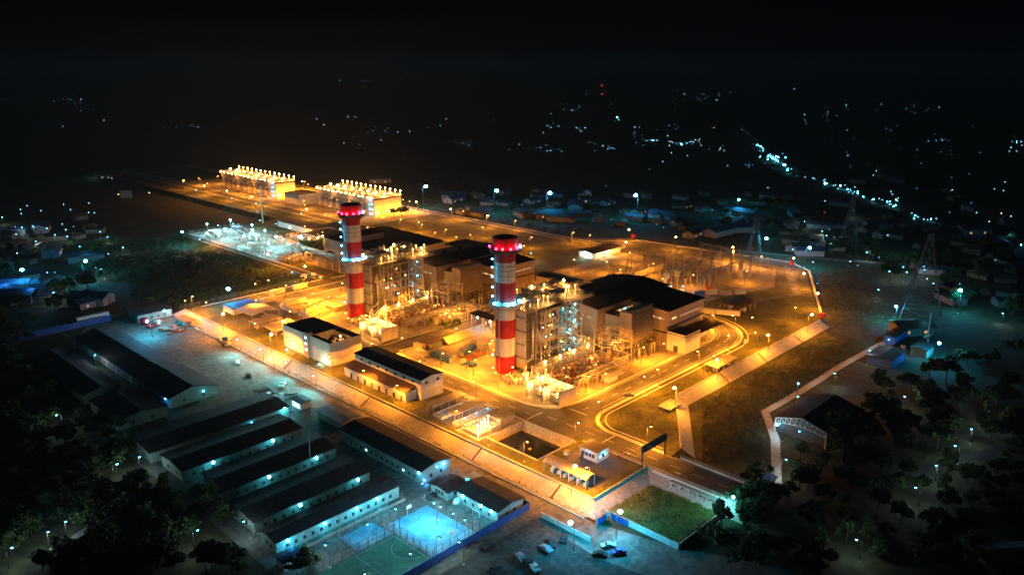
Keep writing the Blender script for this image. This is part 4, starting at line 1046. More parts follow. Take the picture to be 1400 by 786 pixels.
# ---- cooling blocks with lamp rows
def cooler(x0,y0,x1,y1,h,label,nb):
    t = thing('cooling_block',label,'cooling block',(x0+x1)/2,(y0+y1)/2,0,0,'far cooling blocks'); w_,d_ = (x1-x0)/2,(y1-y0)/2
    MB().box(-w_+1.5,-d_,0,w_,d_,h-1).build('wall','wall',t)
    MB().box(-w_+.6,-d_+8,h-4.2,-w_+1.5,d_,h).build('upper_wall','clad2',t)
    MB().box(-w_,-d_-.6,h,w_+.6,d_+.6,h+.5).build('roof_deck','yard',t)
    for k in range(nb):
        y_ = -d_+10+(2*d_-12)*(k+.5)/nb
        q = MB(); q.box(-w_-.2,y_-3.2,h*.42,-w_+1.5,y_-2.7,h-4.3); q.face([(-w_-2.2,y_-3,h*.60),(-w_+1.4,y_-3,h*.72),(-w_+1.4,y_+2.6,h*.72),(-w_-2.2,y_+2.6,h*.60)]); q.box(-w_+1.35,y_-2.4,.3,-w_+1.49,y_+2.4,h*.55)
        q.build('bay_hood','clad',t)
        f = MB().cyl(-w_*.35,y_,h+.5,h+1.9,3.6,20,3.9,cap=False); f.cyl(-w_*.35,y_,h+.5,h+.62,3.5,20); f.build('fan_ring','steel',t)
        f = MB().cyl(w_*.45,y_,h+.5,h+1.9,3.6,20,3.9,cap=False); f.cyl(w_*.45,y_,h+.5,h+.62,3.5,20); f.build('fan_ring','steel',t)
    q = MB(); rail(q,[(-w_,-d_),(w_,-d_),(w_,d_),(-w_,d_),(-w_,-d_)],h+.5,1.3,3,.12); q.build('railing','steel',t)
    s = MB()
    for z in range(0,int(h),2): s.box(-w_-.3,-d_+1,z,-w_+1.4,-d_+7,z+.2)
    for v in (1,4,7): s.bar((-w_-.3,-d_+v,0),(-w_-.3,-d_+v,h),.3)
    so = s.build('stair_tower','steel',t)
    for z in (2,6,10,14):
        for v in (2.4,5.4): MB().ball(-w_+.2,-d_+v,z+.2,.45).build('stair_lamp','g_cyas',so)
        light(-w_-1.6,-d_+4,z+.8,260,(.6,1,.9),so)
    n = 13
    for k in range(n):
        y_ = -d_+2*d_*k/(n-1); q = MB().bar((w_-.5,y_,h+.5),(w_-.5,y_,h+3.6),.05); q.ball(w_-.5,y_,h+4.2,.62); q.build('roof_lamp','g_sod',t)
        if k % 2 == 0: light(w_-1.5,y_,h+3.4,13000,(1,.42,.09),t)
    for k in range(8):
        y_ = -d_+3+(2*d_-5)*k/7; q = MB().bar((-w_*.05,y_,h+.5),(-w_*.05,y_,h+2.4),.05); q.ball(-w_*.05,y_,h+2.9,1.05 if k in (6,7) else .8); q.build('roof_lamp','g_hot' if k>4 else 'g_sod',t)
        light(-w_*.12,y_,h+2.6,9000,(1,.46,.12),t)
        q = MB().ball(-w_+1.2,y_+2,h+1.6,.5); q.bar((-w_+1.2,y_+2,h+.5),(-w_+1.2,y_+2,h+1.6),.15); q.build('roof_lamp','g_sods',t)
    for k in range(14):
        y_ = -d_+1+(2*d_-2)*k/13; q = MB().ball(-w_-.3,y_,h+1.1,.45); q.bar((-w_-.3,y_,h+.4),(-w_-.3,y_,h+1),.05); q.build('added_edge_lamp','g_sod',t)  # front row added to make the deck edge a bright band
        if k%2: light(-w_+1.6,y_,h+1.5,3200,(1,.46,.1),t)
        if k%4==1: light(-w_-3.5,y_,h-1,1500,(1,.4,.1),t)  # bare lights added off the eave to brighten the upper wall
    for k in range(3):
        u = -w_+4+k*(w_*.8); MB().ball(u,-d_-1.2,3.4,.6).build('wall_lamp','g_sod',t); light(u,-d_-4.5,4.5,9000,SOD,t)
    return t
cooler(164,470,186,578,15,'further cooling block at the far left with glowing deck and lamp row',9)
cooler(173,326,203,412,15,'nearer cooling block behind the left chimney with glowing deck and lamp row',8)
# ---- switchyard
def gantry(x,y,span,h,label,rz=0,n=2):
    t = thing('switchyard_gantry',label,'gantry',x,y,0,rz,'switchyard gantries')
    for i in range(n):
        u = -span/2+span*i/(n-1); q = MB()
        for a_,b_ in ((-.5,-.5),(.5,-.5),(.5,.5),(-.5,.5)): q.bar((u+a_*1.4,b_*1.4,0),(u+a_*.5,b_*.5,h),.12)
        for k in range(6):
            z=h*k/6; z2=h*(k+1)/6; s0=1.4-(1.4-.5)*k/6; s1=1.4-(.9)*(k+1)/6
            q.bar((u-.5*s0,-.5*s0,z),(u+.5*s1,-.5*s1,z2),.08); q.bar((u-.5*s0,.5*s0,z),(u-.5*s1,-.5*s1,z2),.08)
        q.bar((u,0,h),(u,0,h+2.5),.1); q.build('column','steel',t)
    q = MB()
    for b_ in (-.45,.45):
        for z in (h-1,h): q.bar((-span/2,b_,z),(span/2,b_,z),.12)
    m_ = int(span/1.5)
    for k in range(m_): q.bar((-span/2+span*k/m_,-.45,h-1),(-span/2+span*(k+1)/m_,-.45,h),.08); q.bar((-span/2+span*k/m_,.45,h),(-span/2+span*(k+1)/m_,.45,h-1),.08)
    q.build('beam','yel',t)
    for k in range(max(3,int(span/4))):
        u=-span/2+span*(k+.5)/max(3,int(span/4)); q = MB().cyl(u,0,h-3.2,h-1.05,.16,6); [q.cyl(u,0,h-3+.4*i,h-2.9+.4*i,.3,8) for i in range(5)]; q.build('insulator','porc',t)
    return t
gs = []
for i in range(5): gs.append(gantry(158+i*17,56-i*1,16,8,'',math.pi/2))
for i in range(3): gs.append(gantry(168+i*26,22,24,11,'',0,3))
for i in range(3): gs.append(gantry(172+i*24,2,22,12,'',0,3))
gs.append(gantry(232,30,30,12,'',math.pi/2,3)); gs.append(gantry(214,12,26,13,'',math.pi/2,3))
LAND_SW = {'control house':(199,103,2),'yellow screen wall':(180,50,2),'large dark turbine hall':(75,2,20),'east corner of the patrol road':(262,0,0)}
relabel(gs,'lattice switchyard gantry',LAND_SW)
pi = []; rnd = random.Random(5)
proto = thing('post_insulator','','insulator',0,0,0,0,'switchyard post insulators')
q = MB().cb(0,0,0,.4,.4,2.3); q.build('pedestal','steel',proto); q = MB().cyl(0,0,2.3,4.6,.14,8); [q.cyl(0,0,2.4+.3*i,2.5+.3*i,.28,8) for i in range(7)]; q.build('porcelain_post','porc',proto); MB().cb(0,0,4.6,2.2,.12,.12).build('bus_arm','steel',proto)
pts_ = [(155+i*7.0,8+j*9) for i in range(11) for j in range(6)]
for k,(x_,y_) in enumerate(pts_):
    o = proto if k == 0 else copy_tree(proto,x_,y_,0,rnd.choice((0,math.pi/2)))
    o.location = (x_+rnd.uniform(-.8,.8),y_,0); pi.append(o)
for o in pi: o['label'] = 'post insulator with porcelain column standing in rows on the switchyard gravel'
for i,(x_,y_) in enumerate(((176,34),(186,33),(219,14),(229,12))):
    t = thing('breaker_cabinet','','cabinet',x_,y_,0,0,'pale switchyard cabinets'); MB().cb(0,0,.6,3,2.6,3.2).build('housing','wallw',t); MB().cb(0,0,0,2.4,2.2,.6).build('plinth','kerb',t); MB().cb(0,0,3.8,3.3,2.9,.2).build('roof','rooft',t); cts.append(t) if False else None
    t['label'] = ('pale cabinet of the switchyard, left one of the near pair','pale cabinet of the switchyard, right one of the near pair','pale cabinet of the switchyard, left one of the far pair','pale cabinet of the switchyard, right one of the far pair')[i]
bw = MB()
for j in range(6): bw.path([(152,10+j*9,8),(190,10+j*9,7.3),(232,10+j*9,8.2)],.07,4)
tag(bw.build('bus_wire','steel'),'thin overhead bus wires strung across the switchyard','wire')
tf = thing('mesh_fence','low wire fence along the switchyard front','fence',180,-15,0)
q = MB(); rail(q,[(-35,8),(25,-5),(63,12)],0,1.8,4,.08); q.build('rail','steel',tf)
# ---- receiving station, cyan lit
t = thing('receiving_station','cold white lit gas receiving station of pipes and vessels inside a fence','gas station',54,310,0)
st_ = MB(); rnd = random.Random(12)
for k in range(60):
    x_,y_ = rnd.uniform(-19,19),rnd.uniform(-58,58); h_ = rnd.uniform(.6,2.2); d_ = rnd.uniform(3,12)
    st_.path([(x_,y_,0),(x_,y_,h_),(x_,y_+d_,h_),(x_,y_+d_,0)],rnd.choice((.3,.5,.7)),7)
    if k%3==0: st_.cb(x_,y_+d_/2,h_,.9,.9,1)
st_.build('pipework','wallw',t)
for k,(x_,y_) in enumerate(((-12,-40),(-12,-30),(8,-34),(10,-22),(-6,6),(-2,6),(2,6),(12,26),(-12,36))):
    q = MB()
    if k%2: q.cyl(0,0,0,4.2,1.1,14); q.ball(0,0,4.2,1.1,14,.6)
    else: q.path([(0,-3.6,1.7),(0,3.6,1.7)],2.0,12); q.box(-.8,-2.6,0,.8,-2,1.2); q.box(-.8,2,0,.8,2.6,1.2)
    o = q.build('vessel','white',t,(x_,y_,0))
for k,(x_,y_,m_) in enumerate(((-9,-15,'rooft'),(6,14,'wallw'),(-8,46,'wallw'),(12,48,'grey'))):
    q = MB().cb(x_,y_,0,6,9,3); q.cb(x_,y_,3,6.6,9.6,.2); q.build('kiosk',m_,t)
fe = MB(); rail(fe,[(-21.5,-63),(21.5,-63),(21.5,63),(-21.5,63),(-21.5,-63)],0,2.2,4,.1); fe.build('fence','steel',t)
for k,(x_,y_) in enumerate(((-14,-44),(0,-30),(14,-40),(-14,-10),(6,-4),(-12,22),(10,22),(-12,50),(8,52))):
    q = MB().bar((x_,y_,0),(x_,y_,8),.18); q.build('mast','steel',t); MB().ball(x_,y_,8.3,.6).build('mast_lamp','g_cya',t); light(x_,y_,7.4,14000,(.3,.85,1),t)
t = thing('lattice_mast','tall pale mast with two cross arms behind the receiving station','mast',95,372,0)
MB().bar((0,0,0),(0,0,30),.9).build('pole','yel',t); MB().box(-4,-.3,24,4,.3,24.6).build('cross_arm','steel',t); MB().box(-3,-.3,28,3,.3,28.6).build('cross_arm','steel',t)
# perimeter fence, northwest
t = thing('perimeter_fence','wire perimeter fence along the northwest edge of the lawn','fence',-13,187,0)
q = MB(); rail(q,[(-43,0),(43,1)],0,2.2,4,.06); q.build('rail','steel',t)
t = thing('perimeter_fence','low pale fence line along the far left edge of the patrol road','fence',30,284,0); q = MB(); rail(q,[(0,-92),(0,92)],0,1.6,5,.15); q.build('rail','steel',t)
t = thing('perimeter_fence','long fence along the near side of the far access road','fence',113,590,0); q = MB(); rail(q,[(0,-200),(0,200)],0,2,8,.16); q.build('rail','steel',t)

# cold ground floods washing the office block wall, and cold strips in the car park
for u,v in ((-52.5,63),(-52.5,90)):
    t = thing('ground_flood','white ground floodlight washing the office block wall, '+('near corner' if v<70 else 'far corner'),'floodlight',u,v,0); MB().cb(0,0,0,.8,.8,.5).build('housing','dsteel',t); MB().ball(0,0,.75,.3).build('bulb','g_cya',t); light(.4,0,1.2,900 if v<70 else 350,(.85,1,.7),t)
# ================================================================ WORKERS' CAMP (west, below the bank)
def barrack(label,x0,y0,x1,y1,h=3.8,rise=1.1,wall='campw',roof='roof',win='glass',cat='barrack',name='barrack',nwin=12,grp='camp barrack rows',dims=None):
    t = building(name,label,cat,x0,y0,x1,y1,h,rise,'gable',wall,roof,ZO,.5,grp); a,b,c,d = t['dim']
    if (x1-x0) > (y1-y0):
        windows(t,'-y',a+2,c-2,1.3,nwin,.9,.9,b,[win]) if not isinstance(win,list) else windows(t,'-y',a+2,c-2,1.3,nwin,.9,.9,b,win)
        windows(t,'-x',b+2,d-2,1.3,2,.9,.9,a,['glass'])
    else:
        windows(t,'-x',b+2,d-2,1.3,nwin,.9,.9,a,[win] if not isinstance(win,list) else win)
        windows(t,'-y',a+2,c-2,1.3,2,.9,.9,b,['glass'])
    return t
def wlamp(t,x,y,z,p,m='g_cya',col=(.25,.8,.95),r=.32,out=(0,-.9)):
    MB().ball(x,y,z,r).build('wall_lamp',m,t); light(x+out[0],y+out[1],z-.3,p*.85,(col[0]*.4,col[1]*.85,col[2]),t)
b = barrack('long dark warehouse shed with slack gable at the camp west edge, further half',-115,109,-96,176,4,2.6,wall='clad',cat='shed',name='warehouse',grp='camp warehouses')
b = barrack('dark warehouse shed with pale gable end, nearer half of the pair by the dirt lot',-115,73,-95,107,4,2.6,wall='campw',cat='shed',name='warehouse',grp='camp warehouses'); a,_,c,_2 = b['dim']
wlamp(b,a-.2,-14,3.4,160,'g_cyas',(.1,.35,1),out=(-.8,0)); wlamp(b,4,-17.3,3.2,40,'g_cyas')
b = barrack('outermost dark warehouse shed beyond the blue lit alley',-137,101,-123,163,4,1.8,wall='campw',cat='shed',name='warehouse',grp='camp warehouses'); a,_,c,_2 = b['dim']
for v,m_ in ((22,'g_cya'),(8,'g_cyas'),(-4,'g_cyas')): wlamp(b,c+.3,v,3.6,330,m_,(.08,.35,1),out=(1.2,0))
for v in (-14,-20,-24): MB().ball(c+1,v,3,.25).build('wall_lamp','g_cyas',b)
b = barrack('low dark roofed store with blue white end walls left of the barracks',-137,67,-118.5,94,4,1.2,wall='campw',cat='shed',name='warehouse',grp='camp warehouses'); a,b_,c,d = b['dim']
wlamp(b,c+.2,b_+5,3,170,'g_blue',(.08,.4,1),out=(.9,0)); wlamp(b,a+.0,b_-.2,2.4,110,'g_blue',(.1,.6,1),out=(-1.4,-1.4),r=.15)
for k,(x0_,y0_,x1_,y1_,txt) in enumerate(((-139,33,-86,51.5,'widest barrack with a bright lamp at its eastern end'),(-137,13,-93,29,'dark barrack, second row after the widest one, two lamps on its long wall'),(-133,-9,-93,7,'dark barrack in the middle row, two lamps on its long wall'),(-136,-31,-95,-16,'dark barrack next to the cyan lit one, tall thin mast beside it'))):
    b = barrack(txt,x0_,y0_,x1_,y1_,4,1.0); a,b_,c,d = b['dim']
    if k == 0:
        wlamp(b,c-2,b_-.5,4.0,900,'g_cya',(.25,.85,.9)); wlamp(b,c-16,b_-1,3.0,50,'g_cyas'); MB().ball(c+.5,d-9,3.2,.5).build('wall_lamp','g_cya',b); light(c+2,d-9,2.8,380,(.3,.85,1),b)
    else:
        for u in ((.22,.72),(.34,.78),(.35,.86))[k-1]:
            wlamp(b,a+(c-a)*u,b_-1.8,4.1,110,'g_cya',(.2,.85,.75),r=.5,out=(.2,-.8))
            MB().bar((a+(c-a)*u,b_,4),(a+(c-a)*u,b_-1.8,4.2),.08).build('lamp_arm','steel',b)
b = barrack('barrack nearest the sports courts with its long wall lit cyan',-137,-45,-94,-36.5,4,.9,nwin=14); a,b_,c,d = b['dim']
for u in (.08,.36,.62,.80): wlamp(b,a+(c-a)*u,b_-.5,3.3,900,'g_cya',(.06,.62,.9),r=.36,out=(0,-1.6))
f = MB()
for k in range(8): u = a+2+(c-a-3)*k/7; f.bar((u,b_-2.6,0),(u,b_-2.6,3.1),.1)
f.box(a,b_-3,0,c,b_-2.8,.9); f.build('veranda_railing','steel',b)
b = barrack('long dark canteen block parallel to the bank lane with blue lit end wall',-84,-44,-71.5,1,4.6,1.2,nwin=14,win=['glass','glass','w_cya','glass','glass','glass','glass'],cat='canteen',name='canteen_block',grp=None); a,b_,c,d = b['dim']
wlamp(b,a-.3,b_+1,3.9,260,'g_cya',(.1,.6,1),out=(-.9,-.3)); wlamp(b,c-3,b_-.3,3.9,700,'g_cya',(.08,.5,1),out=(0,-1.2)); wlamp(b,a+1,b_-.3,1.2,500,'g_blue',(.08,.4,1),out=(-.3,-1.2))
MB().ball(c-6,b_-.3,3.9,.25).build('wall_lamp','g_cyas',b)
b = barrack('small pitched shed between the canteen and the court house',-85,-58,-77,-50,2.9,.8,nwin=3,cat='shed',name='camp_shed',grp=None)
b = building('kiosk','small bright cyan lit kiosk with open side at the lane fence','kiosk',-74,-58,-70,-54,2.6,0,'flat','wallw','wallw',ZO,.3); a,b_,c,d = b['dim']; light(a-1.2,0,2.2,520,CYA,b); light(0,b_-1,2.2,350,CYA,b)
b = barrack('court house with dark roof and three lamps facing the basketball court',-83,-78,-72,-60,3.8,1.0,nwin=4,cat='shed',name='court_house',grp=None); a,b_,c,d = b['dim']
for v in (-6.5,-2,6): wlamp(b,a-.4,v,3.2,420,'g_cya',(.15,.7,1),r=.4,out=(-1.1,0))
b = building('kiosk','tiny dark roofed kiosk with glowing hatch at the corner of the football pitch','kiosk',-139.5,-53,-134,-48.5,2.6,.4,'gable','wallw','roofblue',ZO,.5); a,b_,c,d = b['dim']; MB().box(a+1,b_-.08,1,c-1,b_,1.8).build('hatch','w_cya',b); light(0,b_-1.2,1.6,90,CYA,b)
# courts
def court(name,pts,z,m): return sheet(name,pts,ZO+z,m)
court('basketball_court',rect(-107,-77,-91,-55),.12,'courtb'); court('small_court',rect(-120,-59.4,-108.4,-50.4),.12,'courtb'); court('football_pitch',rect(-138,-77.6,-108,-60.4),.12,'courtg')
ln = MB(); z=ZO+.15
def lrect(a,b_,c,d,w=.12):
    ln.box(a,b_,z,c,b_+w,z+.004); ln.box(a,d-w,z,c,d,z+.004); ln.box(a,b_+w,z,a+w,d-w,z+.004); ln.box(c-w,b_+w,z,c,d-w,z+.004)
lrect(-106,-76,-92,-56,.14); ln.box(-105.8,-66.1,z,-92.2,-65.95,z+.004); lrect(-101.5,-61.5,-96.5,-56.2); lrect(-101.5,-75.8,-96.5,-70.5)
lrect(-137.5,-77,-108.6,-61,.18); ln.box(-122.2,-76.8,z,-122,-61.2,z+.004)
def ring(cx,cy_,r,a0,a1,w=.16,n=28):
    for i in range(n):
        a,b_ = R(a0+(a1-a0)*i/n),R(a0+(a1-a0)*(i+1)/n)
        ln.face([(cx+(r-w)*math.cos(a),cy_+(r-w)*math.sin(a),z+.006),(cx+r*math.cos(a),cy_+r*math.sin(a),z+.006),(cx+r*math.cos(b_),cy_+r*math.sin(b_),z+.006),(cx+(r-w)*math.cos(b_),cy_+(r-w)*math.sin(b_),z+.006)])
ring(-122.1,-69,2.6,0,360); ring(-108.8,-69,5.6,95,265); ring(-99,-66,1.8,0,360); ring(-99,-58,5.2,180,360); ring(-99,-74,5.2,0,180)
struct(ln.build('court_line','lines'))
def netfence(label,pts,h):
    xs=[p[0] for p in pts]; ys=[p[1] for p in pts]; cx,cy_=sum(xs)/len(xs),sum(ys)/len(ys)
    t = thing('net_fence',label,'fence',cx,cy_,ZO); q = MB(); m_ = MB()
    for (xa,ya),(xb,yb) in zip(pts,pts[1:]):
        L = math.hypot(xb-xa,yb-ya); n = max(1,round(L/3))
        for i in range(n+1): x_,y_ = xa+(xb-xa)*i/n-cx,ya+(yb-ya)*i/n-cy_; q.bar((x_,y_,0),(x_,y_,h),.1)
        for zz in (h,h*.5,.15): q.bar((xa-cx,ya-cy_,zz),(xb-cx,yb-cy_,zz),.06)
        k = round(L/.6)
        for i in range(k): x_,y_ = xa+(xb-xa)*i/k-cx,ya+(yb-ya)*i/k-cy_; m_.bar((x_,y_,.2),(x_,y_,h),.018)
        for i in range(int(h/.6)): m_.bar((xa-cx,ya-cy_,.3+i*.6),(xb-cx,yb-cy_,.3+i*.6),.018)
    q.build('frame','dsteel',t); m_.build('netting','steel',t); return t
netfence('tall net fence round the bright basketball court',[(-107.6,-77.8),(-90.4,-77.8),(-90.4,-54.4),(-107.6,-54.4),(-107.6,-77.8)],3.6)
netfence('net fence round the small cyan court by the veranda',[(-120.6,-60),(-107.9,-60),(-107.9,-49.8),(-120.6,-49.8),(-120.6,-60)],3.2)
netfence('net fence along the far end of the green football pitch',[(-138,-60.2),(-108,-60.2),(-108,-77.7)],3.0)
for k,(y_,s_) in enumerate(((-56.2,1),(-75.8,-1))):
    t = thing('basketball_hoop',('basketball hoop at the end nearer the canteen','basketball hoop at the blue wall end')[k],'hoop',-99,y_,ZO,0)
    MB().bar((0,s_*.9,0),(0,s_*.9,2.6),.16).bar((0,s_*.9,2.6),(0,0,3.3),.12).build('post','steel',t); MB().box(-.9,-.03,2.9,.9,.03,4).build('backboard','white',t)
    q = MB()
    for i in range(10): a,b_=2*math.pi*i/10,2*math.pi*(i+1)/10; q.bar((.23*math.cos(a),-s_*.35+.23*math.sin(a),3.05),(.23*math.cos(b_),-s_*.35+.23*math.sin(b_),3.05),.03)
    q.build('rim','red',t)
for k,(x_,y_,rz) in enumerate(((-108.9,-69,0),(-88.5,-52.5,math.pi/2),(-84.8,-70.5,0))):
    t = thing('goal_frame',('white goal on the green football pitch','small white goal left beside the camp shed','small white goal leaning by the court house')[k],'goal',x_,y_,ZO,rz)
    MB().path([(0,-1.5,0),(0,-1.5,2),(0,1.5,2),(0,1.5,0)],.12,6).build('frame','white',t); q=MB()
    for i in range(7): q.bar((0,-1.5+i*.5,2),(1,-1.5+i*.5,0),.03)
    q.path([(1,-1.5,0),(1,1.5,0)],.05,4); q.build('net','white',t)
t = thing('boundary_wall','long blue sheet wall between the courts and the south car lot','wall',-104,-79.6,ZO); MB().box(-36,-.12,0,33,.12,2.6).build('panel','bluew',t); MB().box(32.9,.13,0,33.1,24,2.6).build('panel','bluew',t)
t = thing('boundary_wall','low grey wall between the bank lane and the south car lot','wall',-71.5,-92,ZO); MB().box(-.15,-12,0,.15,7,1.7).build('panel','bank',t)
t = thing('boundary_wall','blue sheet fence far behind the outermost warehouses','fence',-112,205,ZO); MB().box(-26,-.1,0,24,.1,3.0).build('panel','bluew',t); q=MB(); [q.bar((-26+i*4,0,0),(-26+i*4,0,4.2),.14) for i in range(13)]; q.build('post','steel',t)
t = thing('flag_mast','tall thin mast between the barrack rows','mast',-106,-14,ZO); MB().cyl(0,0,0,17,.14,8,.07).build('pole','steel',t); MB().ball(0,0,17.1,.18).build('finial','steel',t)
# sheds at the top of the dirt lot
b = barrack('dark shed with blue lit corner at the top of the dirt lot',-80,190,-62,202,4,.8,cat='shed',name='lot_shed',grp=None,nwin=4); a,b_,c,d=b['dim']; wlamp(b,c-2,b_-.3,3.2,260,'g_blue',(.08,.4,1)); 
t = thing('truck_shelter','white topped long trailer parked behind the warehouses','trailer',-95,211,ZO); MB().box(-8,-1.4,1,8,1.4,3.6).build('body','wallw',t); q=MB()
for u in (-6,-4.6,5,6.4): q.path([(u,-1.3,.5),(u,1.3,.5)],1,10)
q.build('wheel','tyre',t)
t = thing('water_tank','bright red drum standing beside the lot shed','tank',-78.5,186,ZO); MB().cyl(0,0,0,3.2,1.7,16).build('drum','red',t); MB().cyl(0,0,3.2,3.5,1.2,16,.4).build('lid','red',t)
openshed('lean_to','low brown lean to over stacked rusty goods on the dirt lot',-66,165,-60.8+0,178,2.6,.3,'mono','roofb','shed',ZO)
t = thing('scrap_row','row of rusty red stacked formwork on the dirt lot','stack',-72,166,ZO); q=MB(); rnd=random.Random(3)
for k in range(26): q.cb(rnd.uniform(-5,5),rnd.uniform(-6,6),0,rnd.uniform(1,3),rnd.uniform(.6,2),rnd.uniform(.4,1.4))
q.build('formwork','rust',t)
b = building('guard_hut','small white hut glowing beside the dirt lot, near the widest barrack','hut',-86,55,-81,60,2.6,.3,'gable','wallw','roof',ZO); a,b_,c,d=b['dim']; light(a-1,b_-1.4,2,500,(.5,.9,1),b); MB().box(a+1,b_-.1,.8,c-1,b_,2).build('hatch','w_cya',b)
b = building('guard_hut','small open hut with glowing side behind the canteen roof','hut',-80,34,-75.5,41,2.8,.4,'gable','wallw','roof',ZO); a,b_,c,d=b['dim']; MB().box(a-.1,b_+1,.4,a,d-1,2.3).build('hatch','w_cya',b); light(a-1.4,0,2,240,CYA,b)
building('camp_shed','low sheet roofed store against the foot of the bank lane','shed',-79,8,-71,24,2.8,.5,'gable','clad','roofblue',ZO)

# ================================================================ VEHICLES
def make_car(body,label,kind='car'):
    t = thing('car',label,'car',0,0,0,0,'parked cars'); L,Wd = (4.4,1.8) if kind=='car' else (5.2,1.95)
    prof = [(-L/2,.35),(-L/2,.85),(-L/2+.35,1.0),(-L*.25,1.05),(-L*.17,1.45),(L*.14,1.5),(L*.27,1.03),(L/2-.1,.88),(L/2,.6),(L/2,.35)] if kind=='car' else [(-L/2,.4),(-L/2,1.05),(-L/2+.1,1.1),(-L*.1,1.1),(-L*.07,1.7),(L*.17,1.72),(L*.28,1.15),(L/2-.05,1.05),(L/2,.4)]
    q = MB(); ys=[(-Wd/2,.0),(Wd/2,.0)]; a=[(x_,-Wd/2+(.16 if z_>1.1 else 0),z_) for x_,z_ in prof]; b_=[(x_,Wd/2-(.16 if z_>1.1 else 0),z_) for x_,z_ in prof]; n=len(prof)
    for i in range(n): j=(i+1)%n; q.face([a[j],a[i],b_[i],b_[j]])
    q.face(a); q.face(b_[::-1]); q.build('body',body,t)
    g = MB(); h0 = 1.06 if kind=='car' else 1.14; h1 = 1.44 if kind=='car' else 1.66; xa,xb = (-L*.22,L*.22) if kind=='car' else (-L*.06,L*.2)
    for s_ in (-1,1): yy=s_*(Wd/2-.07); g.face([(xa,yy,h0),(xb,yy,h0),(xb-.3,s_*(Wd/2-.13),h1),(xa+.3,s_*(Wd/2-.13),h1)][::s_])
    g.face([(xb+.12,-Wd/2+.2,h0+.02),(xb+.12,Wd/2-.2,h0+.02),(xb-.28,Wd/2-.25,h1+.05),(xb-.28,-Wd/2+.25,h1+.05)]); g.build('window','glass',t)
    for u in (-L*.3,L*.31):
        for v in (-Wd/2+.1,Wd/2-.1): MB().path([(u,v-.11,.34),(u,v+.11,.34)],.68,12).build('wheel','tyre',t)
    for v in (-.6,.6): MB().box(L/2-.02,v-.18,.62,L/2+.03,v+.18,.78).build('headlight','white',t); MB().box(-L/2-.03,v-.15,.7,-L/2+.02,v+.15,.85).build('tail_lamp','red',t)
    return t
protos = [make_car('white','white car'),make_car('grey','grey car'),make_car('roof','dark car'),make_car('blue','blue car'),make_car('wallw','white pickup','pickup')]
names = ['white car','grey car','dark car','blue car','white pickup']; cars = []
spots = [(664,746,2,20,0),(713,764,1,70,0),(722,770,2,75,0),(731,778,0,70,0),(676,780,2,10,0),(747,752,1,80,0),(753,745,2,60,0),(771,738,2,30,0),(832,748,0,140,0),(845,756,3,150,0),(820,760,2,120,0),(590,680,2,15,0),(625,686,0,35,0),
 (325,497,0,60,0),(340,515,2,70,0),(386,528,4,40,0),(362,540,2,100,0),(372,537,1,110,0),(375,545,0,110,0),(382,549,1,110,0),(370,549,2,110,0),(600,660,2,0,0),(303,466,4,80,0),(312,472,0,40,0),(205,430,3,20,0),(218,427,2,20,0),(216,441,0,15,0),
 (404,376,3,10,1),(416,378,4,12,1),(1235,476,1,30,0),(1222,470,0,10,0),(1268,462,2,40,0),(1020,468,0,20,1),(860,541,1,120,1)]
used = set()
for k,(px,py,ty,rz,plat) in enumerate(spots):
    z_ = 0 if plat else ZO; x_,y_ = P(px,py,z_+.05); z_ += .03 if plat else .08
    if ty not in used: o = protos[ty]; used.add(ty)
    else: o = copy_tree(protos[ty],0,0)
    o.location=(x_,y_,z_); o.rotation_euler=(0,0,R(rz)); o['kindname']=names[ty]; cars.append(o)
# excavators / flat trucks in the lot
def truck(label,x,y,z,rz,bed,cab):
    t = thing('truck',label,'truck',x,y,z,R(rz),'trucks'); q = MB().box(1.9,-1.1,.6,3.6,1.1,2.6); q.build('cab',cab,t); MB().box(3.6,-.95,1.6,3.66,.95,2.4).build('windscreen','glass',t)
    MB().box(-3.8,-1.15,.9,1.7,1.15,1.15).box(-3.8,-1.15,1.15,1.7,-1.05,1.7).box(-3.8,1.05,1.15,1.7,1.15,1.7).box(-3.8,-1.05,1.15,-3.7,1.05,1.7).build('bed',bed,t)
    for u in (-2.8,-1.6,2.7):
        for v in (-1,1): MB().path([(u,v-.16,.5),(u,v+.16,.5)],1.0,12).build('wheel','tyre',t)
    return t
truck('flatbed truck with white cab standing by the glowing hut on the dirt lot',*P(395,545,ZO),ZO+.05,150,'grey','wallw')
truck('flatbed truck with blue cab near the foot of the bank by the parked trailers',*P(308,470,ZO),ZO+.05,60,'roofb','blue')
truck('blue cab truck parked beside the lot shed',*P(221,433,ZO),ZO+.05,20,'grey','blue')
truck('red bed truck at the rusty stacked formwork',*P(210,447,ZO),ZO+.05,20,'red','wallw')
truck('box truck on the cross road near the left chimney',*P(424,380,0),.08,5,'blue','wallw')
truck('flatbed truck in the laydown yard by the right chimney',*P(640,500,0),.03,100,'blue','rooft')
